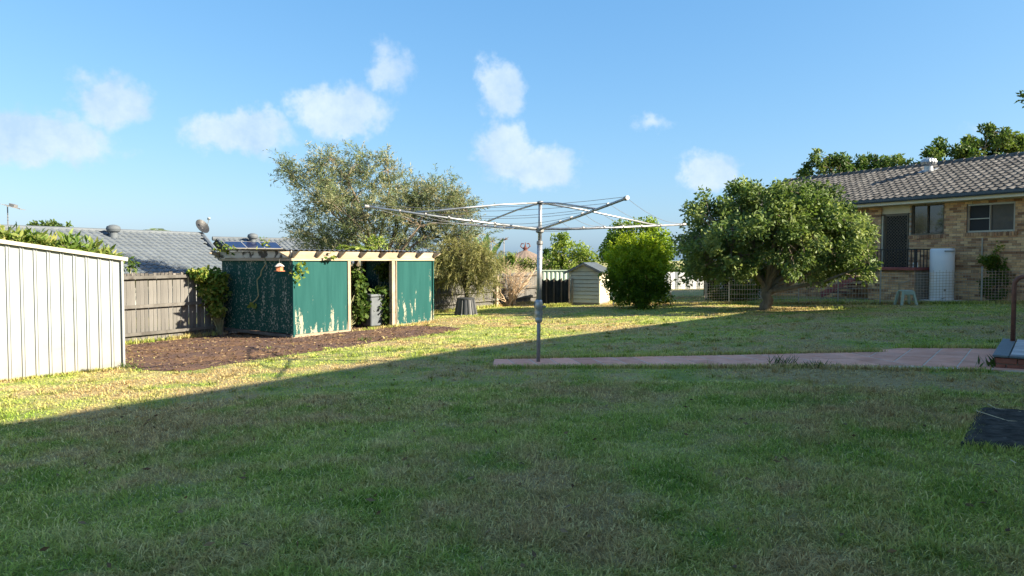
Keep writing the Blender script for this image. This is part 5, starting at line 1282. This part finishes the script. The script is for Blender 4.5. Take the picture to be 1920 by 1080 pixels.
# shade cloth fence
S0, S1, S2 = gp(1012, 575), gp(1068, 574), gp(1040, 574); S0 += Vector((0, .6, 0)); S1 += Vector((0, .3, 0))
sc = thing('shade_cloth_fence', S0, 'low fence covered in black shade cloth to the left of the cubby house', 'fence'); zt3 = at(1040, 524, S0.y).z
for i in range(4):
    a = S0.lerp(S1, i / 4); b_ = S0.lerp(S1, (i + 1) / 4); vs = []; fs = []
    for k in range(9):
        p = a.lerp(b_, k / 8); vs += [(p.x, p.y + .03 * math.sin(k * 1.3), gz(p.x, p.y) + .02), (p.x, p.y + .03 * math.cos(k), zt3 + .03 * math.sin(k * .9 + i))]
    for k in range(8): fs.append((2 * k, 2 * k + 2, 2 * k + 3, 2 * k + 1))
    MB().add(vs, fs).build('cloth_panel', M['shade_cloth'], sc)
for i in range(5):
    a = S0.lerp(S1, i / 4) + Vector((0, -.05, 0)); MB().bar(Vector((a.x, a.y, gz(a.x, a.y))), Vector((a.x, a.y, zt3 + .06)), .05, .05, (1, 0, 0)).build('post', M['dark_bark'], sc)
# pale green ribbed fence
pgf = thing('metal_fence', at(1020, 560, 34), 'pale green ribbed metal fence panel behind the shade cloth', 'fence'); za, zb3 = at(1040, 507, 34).z, gz(2, 34)
xa, xb_ = at(1000, 520, 34).x, at(1125, 520, 34).x; i = 0; x = xa
while x < xb_:
    MB().prism([(x, 34, zb3), (x + .07, 33.97, zb3), (x + .13, 33.97, zb3), (x + .198, 34, zb3)], (0, 0, za - zb3)).build('fence_sheet', M['pale_green_metal'], pgf); x += .2
MB().bar((xa, 33.97, za), (xb_, 33.97, za), .06, .05).build('rail', M['pale_green_metal'], pgf)
# white fence far behind
wf = thing('white_fence', at(1290, 560, 40), 'long white metal fence across the neighbouring lawn', 'fence'); za, zb3 = at(1280, 510, 40).z, at(1280, 559, 40).z
zb3 = gz(9, 40); x = at(1225, 520, 40).x
while x < at(1440, 520, 40).x:
    MB().prism([(x, 40, zb3), (x + .2, 39.96, zb3), (x + .4, 39.96, zb3), (x + .59, 40, zb3)], (0, 0, za - zb3)).build('fence_sheet', M['white_fence_metal'], wf); x += .6
# cubby house
CU = gp(1068, 572); CU.z = gz(CU.x, CU.y); fn = Vector((-.36, -.93, 0)).normalized(); fr_ = Vector((-fn.y, fn.x, 0))
cw = (hit(1123.5, 560, CU, fn) - CU).dot(fr_); zc0 = hit(1090, 567, CU, fn).z; zc1 = hit(1070, 509, CU, fn).z; zc2 = hit(1093, 496, CU, fn).z; CDp = 1.6
cu = thing('cubby_house', CU, 'small cream weatherboard cubby house with dark gabled roof', 'cubby house')
def cpt(x, d_, z): p = CU + fr_ * x - fn * d_; return Vector((p.x, p.y, z))
nb_ = 9; bh = (zc1 - zc0) / 8
for i in range(8):
    z0_ = zc0 + i * bh; dd3 = .012
    MB().prism([cpt(0, -.034, z0_), cpt(cw, -.034, z0_), cpt(cw, -.003, z0_ + bh - .016), cpt(0, -.003, z0_ + bh - .016)], -fn * .02).build('weatherboard', M['cream_weatherboard'], cu)
    MB().prism([cpt(cw + .034, 0, z0_), cpt(cw + .034, CDp, z0_), cpt(cw + .003, CDp, z0_ + bh), cpt(cw + .003, 0, z0_ + bh)], fr_ * -.02).build('weatherboard', M['cream_weatherboard'], cu)
for i in range(2):
    f0, f1 = i / 2, (i + 1) / 2; z0_, z1_ = zc1 + (zc2 - zc1) * f0, zc1 + (zc2 - zc1) * f1
    MB().prism([cpt(cw / 2 * f0, -.012, z0_), cpt(cw - cw / 2 * f0, -.012, z0_), cpt(cw - cw / 2 * f1 - .001, -.004, z1_), cpt(cw / 2 * f1 + .001, -.004, z1_)], -fn * .02).build('gable_board', M['cream_weatherboard'], cu)
MB().box(cpt(cw / 2, CDp / 2, (zc0 + zc1) / 2), fr_ * (cw / 2 - .03), fn * (CDp / 2 - .03), UP * (zc1 - zc0) / 2).build('core', M['bargeboard'], cu)
for x in (0, cw): MB().bar(cpt(x, -.012, zc0 - .02), cpt(x, -.012, zc1), .05, .05, fn).build('corner_board', M['cream_paint'], cu)
MB().box(cpt(cw / 2, CDp / 2, (zc0 + CU.z) / 2 - .02), fr_ * (cw / 2 + .02), fn * (CDp / 2), UP * ((zc0 - CU.z) / 2 + .03)).build('plinth', M['bargeboard'], cu)
ovh = .16; zo = zc1 - (zc2 - zc1) / (cw / 2) * ovh
for sg in (0, 1):
    x0_, x1_ = (-ovh, cw / 2) if sg == 0 else (cw + ovh, cw / 2)
    MB().prism([cpt(x0_, -.18, zo + .03), cpt(x1_, -.18, zc2 + .05), cpt(x1_, CDp + .15, zc2 + .05), cpt(x0_, CDp + .15, zo + .03)], UP * .03).build('roof_slope', M['dark_roof_sheet'], cu)
    MB().prism([cpt(x0_, -.185, zo - .03), cpt(x1_, -.185, zc2 - .01), cpt(x1_, -.185, zc2 + .05), cpt(x0_, -.185, zo + .03)], -fn * .02).build('bargeboard', M['bargeboard'], cu)
MB().box(cpt(cw + .02, .35, zc0 + .62), fr_ * .012, fn * .13, UP * .12).build('window', M['white_blotch'], cu)
MB().bar(cpt(.12, -.06, CU.z - .05), cpt(.12, -.06, zc0 + .92), .06, .06, fn).build('post', M['post_timber'], cu)
# thatched gazebo
gc = at(985, 470, 40); gzb = thing('gazebo', Vector((gc.x, 40, gz(gc.x, 40))), 'thatched conical gazebo roof with ornate red finial beyond the fence', 'gazebo')
ze_ = at(985, 495, 40).z; rad_ = 1.75
th = MB(); prof = [(rad_ * 1.02, ze_ - .06), (rad_, ze_), (rad_ * .62, ze_ + (gc.z - ze_) * .45), (.16, gc.z)]; th.lathe(Vector((gc.x, 40, 0)), prof, 40, flute=20, fl=.02); th.build('roof', M['thatch'], gzb)
fi = MB(); fi.lathe(Vector((gc.x, 40, gc.z - .05)), [(.2, 0), (.13, .06), (.10, .12), (.15, .17), (.11, .23), (.055, .28), (.04, .34), (.025, .45), (.01, .52)], 12); fi.build('finial', M['terracotta'], gzb)
for sg in (-1, 1): MB().tube([Vector((gc.x + .1 * sg, 40, gc.z + .1)), Vector((gc.x + .27 * sg, 40, gc.z + .25)), Vector((gc.x + .2 * sg, 40, gc.z + .4)), Vector((gc.x + .08 * sg, 40, gc.z + .38))], .035, 6).build('scroll', M['terracotta'], gzb)
for k in range(6):
    a = k * 1.047 + .3; p = Vector((gc.x + math.cos(a) * 1.45, 40 + math.sin(a) * 1.45, 0)); MB().bar(Vector((p.x, p.y, gz(p.x, p.y))), Vector((p.x, p.y, ze_ + .1)), .1, .1, (1, 0, 0)).build('post', M['post_timber'], gzb)
# ================================================================== tap, stool
tpb = gp(1694, 572); tpb = tpb + Vector((.0, .25, 0)); tap = thing('garden_tap', tpb, 'brass garden tap on a thin standpipe behind the wire fence', 'tap')
zt4 = at(1694, 532, tpb.y).z
MB().bar(tpb, Vector((tpb.x, tpb.y, zt4)), .045, .045, (1, 0, 0)).build('standpipe', M['pale_timber'], tap); MB().tube([Vector((tpb.x - .04, tpb.y, zt4)), Vector((tpb.x + .12, tpb.y, zt4 + .03)), Vector((tpb.x + .32, tpb.y, zt4 + .1))], .022, 8).build('spout', M['pale_timber'], tap)
sb_ = gp(1708, 573); sb_ = sb_ + Vector((.0, .3, 0)); stl = thing('plastic_stool', sb_, 'faded green plastic stool by the wire fence and tap', 'stool'); sh_ = (573 - 545) * sb_.y / F; sw = .16
bevel(MB().box(sb_ + UP * (sh_ - .02), (sw, 0, 0), (0, sw, 0), (0, 0, .02)).build('seat', M['green_plastic'], stl), .015)
for a in (-1, 1):
    for c in (-1, 1): MB().prism([sb_ + Vector((a * .23 - .03, c * .2 - .03, 0)), sb_ + Vector((a * .23 + .03, c * .2 - .03, 0)), sb_ + Vector((a * .23 + .03, c * .2 + .03, 0)), sb_ + Vector((a * .23 - .03, c * .2 + .03, 0))], Vector((-a * .08, -c * .06, sh_ - .03))).build('leg', M['green_plastic'], stl)
MB().box(sb_ + Vector((0, -.18, sh_ - .08)), (.14, 0, 0), (0, .008, 0), (0, 0, .05)).build('apron', M['green_plastic'], stl)
# ================================================================== brick step with handrail, black slab
ST = gp(1867, 693); g_ = ST.z; sh2 = .185
stp = thing('brick_step', ST, 'low brick step topped with pale pavers at the end of the path', 'step')
def stq(t_, n_, z): p = ST + T2 * t_ + N2 * n_; return Vector((p.x, p.y, g_ + z))
TL = 2.45; NL = 1.7
MB().box(stq(TL / 2, NL / 2, sh2 / 2 - .1), T2 * (TL / 2 - .012), N2 * (NL / 2 - .012), UP * (sh2 / 2 + .045)).build('core', M['mortar'], stp)
for j in range(2):
    z_ = .005 + j * .082
    for k in range(7):
        n0 = k * .24 + (.12 if j else 0) - .12; n1 = min(n0 + .228, NL); n0 = max(n0, 0)
        if n1 - n0 > .04: bevel(MB().box(stq(.03, (n0 + n1) / 2, z_ + .037), T2 * .05, N2 * (n1 - n0) / 2, UP * .036).build('brick', M['red_brick'], stp), .005)
    for k in range(11):
        t0_ = .1 + k * .24 + (.12 if j else 0) - .12; t1_ = min(t0_ + .228, TL); t0_ = max(t0_, .085)
        if t1_ - t0_ > .04: bevel(MB().box(stq((t0_ + t1_) / 2, .03, z_ + .037), T2 * (t1_ - t0_) / 2, N2 * .05, UP * .036).build('brick', M['red_brick'], stp), .005)
for a, b_ in ((stq(-.04, .05, sh2), stq(TL, .05, sh2)), (stq(.05, .145, sh2), stq(.05, NL, sh2))): bevel(MB().bar(a, b_, .18 if a.y > 0 else .1, .03).build('edging', M['grey_edging'], stp), .006)
for i in range(8):
    for j in range(5):
        t0_, n0 = .15 + i * .285, .15 + j * .30
        if t0_ + .28 < TL: bevel(MB().box(stq(t0_ + .139, n0 + .146 , sh2 + .001 + random.uniform(-.002, .002)), T2 * .136, N2 * .143, UP * .012).build('paver', M['pale_paver'], stp), .004)
EXCL.append(polyarr([stq(-.05, -.05, 0), stq(TL, -.05, 0), stq(TL, NL, 0), stq(-.05, NL, 0)]))
rb = hit(1899, 641, stq(0, 0, sh2), UP); hrl = thing('handrail', rb, 'brown painted steel handrail with a curved top on the step', 'handrail')
ht = at(1899, 520, rb.y).z; pts = [rb - UP * .02, Vector((rb.x, rb.y, ht - .12))]
for a in np.linspace(0, math.pi / 2, 7)[1:]: pts.append(Vector((rb.x, rb.y, ht - .12)) + N2 * (.13 * (1 - math.cos(a))) + UP * .13 * math.sin(a))
pts += [pts[-1] + N2 * .9 + UP * .0]; MB().tube(pts, .033, 14).build('tube', M['rust_brown'], hrl).data.shade_smooth()
e_ = pts[-1]; MB().tube([e_, Vector((e_.x, e_.y, g_))], .033, 12).build('tube', M['rust_brown'], hrl)
MB().lathe(rb, [(.07, 0), (.07, .01), (.036, .02)], 14).build('foot_flange', M['rust_brown'], hrl)
BS = gp(1805, 836); BSF = gp(1846, 771); bl = (BSF - BS).length
bsl = thing('stone_slab', BS, 'black pebbled concrete slab set in the grass at the right edge', 'slab')
rg = np.random.default_rng(151); vs = []; fs = []; nu, nv = 26, 20
for i in range(nu + 1):
    for j in range(nv + 1):
        e_ = (i in (0, nu)) or (j in (0, nv)); p = BS + T2 * (bl * i / nu) + N2 * (1.15 * j / nv)
        if e_: p += T2 * rg.normal() * .012 + N2 * rg.normal() * .012
        vs.append(Vector((p.x, p.y, gz(p.x, p.y) + (.055 + rg.normal() * .003 if not e_ else .03))))
for i in range(nu):
    for j in range(nv): a = i * (nv + 1) + j; fs.append((a, a + nv + 1, a + nv + 2, a + 1))
rim = [i * (nv + 1) for i in range(nu + 1)] + [nu * (nv + 1) + j for j in range(1, nv + 1)] + [i * (nv + 1) + nv for i in range(nu - 1, -1, -1)] + [j for j in range(nv - 1, 0, -1)]
b0_ = len(vs); vs += [Vector((vs[i].x, vs[i].y, gz(vs[i].x, vs[i].y) - .05)) for i in rim]
for k in range(len(rim)): fs.append((rim[k], b0_ + k, b0_ + (k + 1) % len(rim), rim[(k + 1) % len(rim)]))
o = MB().add(vs, fs).build('slab_body', M['black_slab'], bsl)
if o.data.polygons[0].normal.z < 0: o.data.flip_normals()
bq = hit(1868, 778, BS + UP * .06, UP); MB().lathe(bq, [(.075, -.004), (.06, .003), (.02, .005)], 12).build('paint_blotch', M['white_blotch'], bsl)
EXCL.append(polyarr([BS - T2 * .02, BS + T2 * bl, BS + T2 * bl + N2 * 1.15, BS + N2 * 1.15 - T2 * .02]))
for pts2 in (((1830, 770), (1850, 776), (1890, 789)), ((1852, 757), (1868, 766)), ((1890, 789), (1935, 792)), ((1870, 766), (1915, 772)), ((1895, 862), (1905, 868))):
    q2 = [hit(px, py, BS + UP * .075, UP) for px, py in pts2]; s_ = MB().tube(q2, .0038, 5).build('straw_stem', M['straw'], None); tag(s_, {830: 'long dry straw stem lying across the white blotch on the slab', 852: 'short dry straw at the top corner of the black slab', 890: 'dry straw stem running off the right edge of the picture', 870: 'dry straw lying along the far edge of the black slab', 895: 'short straw at the near edge of the black slab'}[pts2[0][0] % 1000 if pts2[0][0] % 1000 in (830, 852, 890, 870, 895) else 830], 'straw', 'dry straws on the slab')

# ================================================================== lawn
rg = np.random.default_rng(201)
def sample_lawn(n, r0, r1, p):
    """points whose density falls with distance from where one stands"""
    u = rg.random(n); e = 2 - p; r = (r0 ** e + u * (r1 ** e - r0 ** e)) ** (1 / e); a = rg.uniform(-R(47), R(47), n)
    return r * np.sin(a), r * np.cos(a), r
def keep_mask(x, y, soft):
    k = np.ones(len(x), bool)
    for P_ in EXCL: k &= ~inpoly(P_, x, y)
    k &= ~(inpoly(MULCH, x + rg.normal(size=len(x)) * soft, y + rg.normal(size=len(x)) * soft) & (rg.random(len(x)) < .955))
    nn = x * .8 - y * .6; k &= nn > FENCE_N + .1          # not through the boundary fence
    hk = (x - W0.x) * hm.x + (y - W0.y) * hm.y; k &= ~((hk < 1.3) & (x > 9))
    k &= y < 38
    return k
def blades(name, n, r0, r1, p, h, w, tall=1.0):
    x, y, r = sample_lawn(n, r0, r1, p); k = keep_mask(x, y, .17); x, y, r = x[k], y[k], r[k]; n = len(x)
    z = gzn(x, y); sc = np.maximum(1, r / 6.0)
    a = rg.uniform(0, 6.283, n); lean = np.minimum(np.abs(rg.normal(size=n)) * .7 + .45, 2.2)
    H = h * rg.uniform(.55, 1.3, n) * tall * np.minimum(sc ** .12, 1.25); Wd = w * rg.uniform(.7, 1.3, n) * sc ** .85
    H = H * (.95 + .28 * np.sin(x * 2.1 + 1.7 * np.sin(y * 1.3)) * np.cos(y * 1.9 + np.sin(x * 1.1)) + .2 * np.sin(x * 7.3 + y * 3.1) * np.cos(y * 6.1 - x * 2.2))
    dx, dy = np.cos(a), np.sin(a); sxx, syy = -np.sin(a), np.cos(a)
    b = np.stack([x, y, z - .004], 1); S_ = np.stack([sxx, syy, np.zeros(n)], 1); Dh = np.stack([dx, dy, np.zeros(n)], 1)
    m1 = b + Dh * (H * lean * .4)[:, None] + np.array([0, 0, 1]) * (H * np.maximum(.62 - .12 * lean, .3))[:, None]
    tp = b + Dh * (H * lean * 1.15)[:, None] + np.array([0, 0, 1]) * (H * np.maximum(1 - .33 * lean, .3))[:, None]
    V = np.empty((n, 5, 3)); V[:, 0] = b - S_ * Wd[:, None] * .5; V[:, 1] = b + S_ * Wd[:, None] * .5; V[:, 2] = m1 + S_ * Wd[:, None] * .42; V[:, 3] = m1 - S_ * Wd[:, None] * .42; V[:, 4] = tp
    i0 = np.arange(n)[:, None] * 5
    return V.reshape(-1, 3), np.concatenate([i0 + 0, i0 + 1, i0 + 2, i0 + 3], 1), np.concatenate([i0 + 3, i0 + 2, i0 + 4], 1), np.repeat(rg.random(n) if name == 'near' else .22 + .58 * rg.random(n), 5)
parts = [blades('near', 300000, 2.2, 9.5, 1.25, .046, .0068), blades('far', 270000, 9.5, 33, 1.25, .030, .0080), blades('tall', 1500, 3, 16, 1.0, .11, .005)]
# coarse tufts standing out of the mown lawn
cx, cy, cr = sample_lawn(900, 3, 20, 1.0); k = keep_mask(cx, cy, .1); cx, cy = cx[k], cy[k]; nb2 = 16
x = np.repeat(cx, nb2) + rg.normal(size=len(cx) * nb2) * .045; y = np.repeat(cy, nb2) + rg.normal(size=len(cx) * nb2) * .045; n = len(x); an_ = np.arctan2(y - np.repeat(cy, nb2), x - np.repeat(cx, nb2)); H = .075 * rg.uniform(.5, 1.3, n); Wd = .009 * np.maximum(1, np.hypot(x, y) / 7) ** .8
b0 = np.stack([x, y, gzn(x, y)], 1); S_ = np.stack([-np.sin(an_), np.cos(an_), 0 * an_], 1); Dh = np.stack([np.cos(an_), np.sin(an_), 0 * an_], 1); V = np.empty((n, 5, 3))
m1 = b0 + Dh * (H * .4)[:, None] + np.array([0, 0, 1]) * (H * .6)[:, None]; tp = b0 + Dh * (H * 1.1)[:, None] + np.array([0, 0, 1]) * (H * .7)[:, None]
V[:, 0] = b0 - S_ * Wd[:, None] / 2; V[:, 1] = b0 + S_ * Wd[:, None] / 2; V[:, 2] = m1 + S_ * Wd[:, None] * .45; V[:, 3] = m1 - S_ * Wd[:, None] * .45; V[:, 4] = tp; i0 = np.arange(n)[:, None] * 5
parts.append((V.reshape(-1, 3), np.concatenate([i0, i0 + 1, i0 + 2, i0 + 3], 1), np.concatenate([i0 + 3, i0 + 2, i0 + 4], 1), np.repeat(np.repeat(rg.random(len(cx)) * .5, nb2) + rg.random(n) * .2, 5)))
# taller untrimmed edges along the path, fences and sheds
ex = []
def fringe(a, b_, n, h):
    t_ = rg.random(n); p = np.array(a)[None, :2] * (1 - t_[:, None]) + np.array(b_)[None, :2] * t_[:, None] + rg.normal(size=(n, 2)) * .05; return p, h
for a, b_, n, h in ((PA1 + Vector((0, .05, 0)), PB1 + Vector((0, .05, 0)), 5200, .075), (PA0 + Vector((0, -.03, 0)), PB0 + Vector((0, -.03, 0)), 4200, .06), (PB0, gp(1858, 698), 1600, .06), (A, B0, 1400, .05), (W2[0], W2[3], 1800, .11), (W3[0], W3[2], 2400, .10), (W1[0], W1[2], 1500, .10), (fpt(-.2, 0, .1), fpt(k_vis, 0, .1), 700, .12), (fpt(9.2, 0, .1), fpt(16.5, 0, .1), 1600, .12), (gp(1690, 655) + Vector((0, .05, 0)), gp(1870, 656) + Vector((0, .05, 0)), 1600, .08), (gp(1640, 577), gp(1440, 583), 300, .09), (gp(1068, 574), gp(1012, 576), 700, .12), (BS - T2 * .03, BS + T2 * bl, 700, .06), (BS - T2 * .05, BS + N2 * 1.1 - T2 * .05, 600, .06), (sp(to0, .1, 0), sp(SLF, .1, 0), 700, .08)):
    p, h_ = fringe(a, b_, n, h); x, y = p[:, 0], p[:, 1]; n = len(x); z = gzn(x, y); an_ = rg.uniform(0, 6.28, n); H = h_ * rg.uniform(.5, 1.4, n); Wd = .006 * np.maximum(1, np.hypot(x, y) / 7) ** .7
    V = np.empty((n, 5, 3)); S_ = np.stack([-np.sin(an_), np.cos(an_), 0 * an_], 1); Dh = np.stack([np.cos(an_), np.sin(an_), 0 * an_], 1); b0 = np.stack([x, y, z], 1)
    m1 = b0 + Dh * (H * .2)[:, None] + np.array([0, 0, 1]) * (H * .6)[:, None]; tp = b0 + Dh * (H * .6)[:, None] + np.array([0, 0, 1]) * (H * .95)[:, None]
    V[:, 0] = b0 - S_ * Wd[:, None] / 2; V[:, 1] = b0 + S_ * Wd[:, None] / 2; V[:, 2] = m1 + S_ * Wd[:, None] * .4; V[:, 3] = m1 - S_ * Wd[:, None] * .4; V[:, 4] = tp
    i0 = np.arange(n)[:, None] * 5
    parts.append((V.reshape(-1, 3), np.concatenate([i0, i0 + 1, i0 + 2, i0 + 3], 1), np.concatenate([i0 + 3, i0 + 2, i0 + 4], 1), np.repeat(rg.random(n), 5)))
o_ = 0; Vs, Qs, Ts, As = [], [], [], []
for v, q_, t_, a_ in parts: Vs.append(v); Qs.append(q_ + o_); Ts.append(t_ + o_); As.append(a_); o_ += len(v)
gm = np_mesh('grass', np.concatenate(Vs), quads=np.concatenate(Qs), tris=np.concatenate(Ts), attrs={'var': np.concatenate(As)})
gr_ = link('grass', gm, None, M['grass_blade']); tag(gr_, 'short mown lawn grass covering the yard', 'grass', kind='stuff')
# fallen leaves and twigs on the mulch
n = 4200; lo, hi_ = MULCH.min(0), MULCH.max(0); x = rg.uniform(lo[0], hi_[0], n * 3); y = rg.uniform(lo[1], hi_[1], n * 3); k = inpoly(MULCH, x, y); x, y = x[k][:n], y[k][:n]
P = np.stack([x, y, gzn(x, y) + .022 + rg.random(len(x)) * .015], 1); D = rand_dir(len(x), rg) * np.array([1, 1, .18])
lt = link('leaf_litter', leaf_mesh('leaf_litter', P, D, .075 * rg.uniform(.5, 1.3, len(x)), .022, rg.random(len(x)), rg, .1), None, M['dry_leaf']); tag(lt, 'dry fallen leaves scattered over the bare mulch by the shed', 'leaves', kind='stuff')
x, y, r_ = sample_lawn(700, 3, 24, 1.1); k = keep_mask(x, y, .1); x, y = x[k], y[k]
P = np.stack([x, y, gzn(x, y) + .03 + rg.random(len(x)) * .015], 1); D = rand_dir(len(x), rg) * np.array([1, 1, .3])
lf = link('fallen_leaves', leaf_mesh('fallen_leaves', P, D, .055 * rg.uniform(.5, 1.4, len(x)), .026, .4 + .6 * rg.random(len(x)), rg, .2), None, M['dry_leaf']); tag(lf, 'scattered dry leaves lying on the lawn', 'leaves', kind='stuff')
# a few weeds growing over the path edge
for i, (px, py, lab) in enumerate(((1465, 687, 'wispy weed tuft growing over the near edge of the path'), (1528, 689, 'small green weed on the path edge beside the wispy tuft'), (1862, 690, 'leafy weed growing at the corner of the brick step'), (240, 690, 'grass tuft at the corner of the white metal shed'), (683, 640, 'thin weed tuft at the edge of the mulch'))):
    b0 = gp(px, py); r_ = thing('weed_tuft', b0, lab, 'weed', 'weeds'); n = 46; an_ = rg.uniform(0, 6.28, n)
    P = np.array(b0) + rg.normal(size=(n, 3)) * np.array([.10, .06, 0]); D = np.stack([np.cos(an_) * .6, np.sin(an_) * .6, np.full(n, .8)], 1)
    link('blades', leaf_mesh('blades', P, D, (.22 if i in (0, 2) else .13) * rg.uniform(.5, 1.2, n), .012 if i != 2 else .03, rg.random(n), rg, .1), r_, M['far_leaf' if i != 2 else 'dark_vine_leaf'], 'stuff')
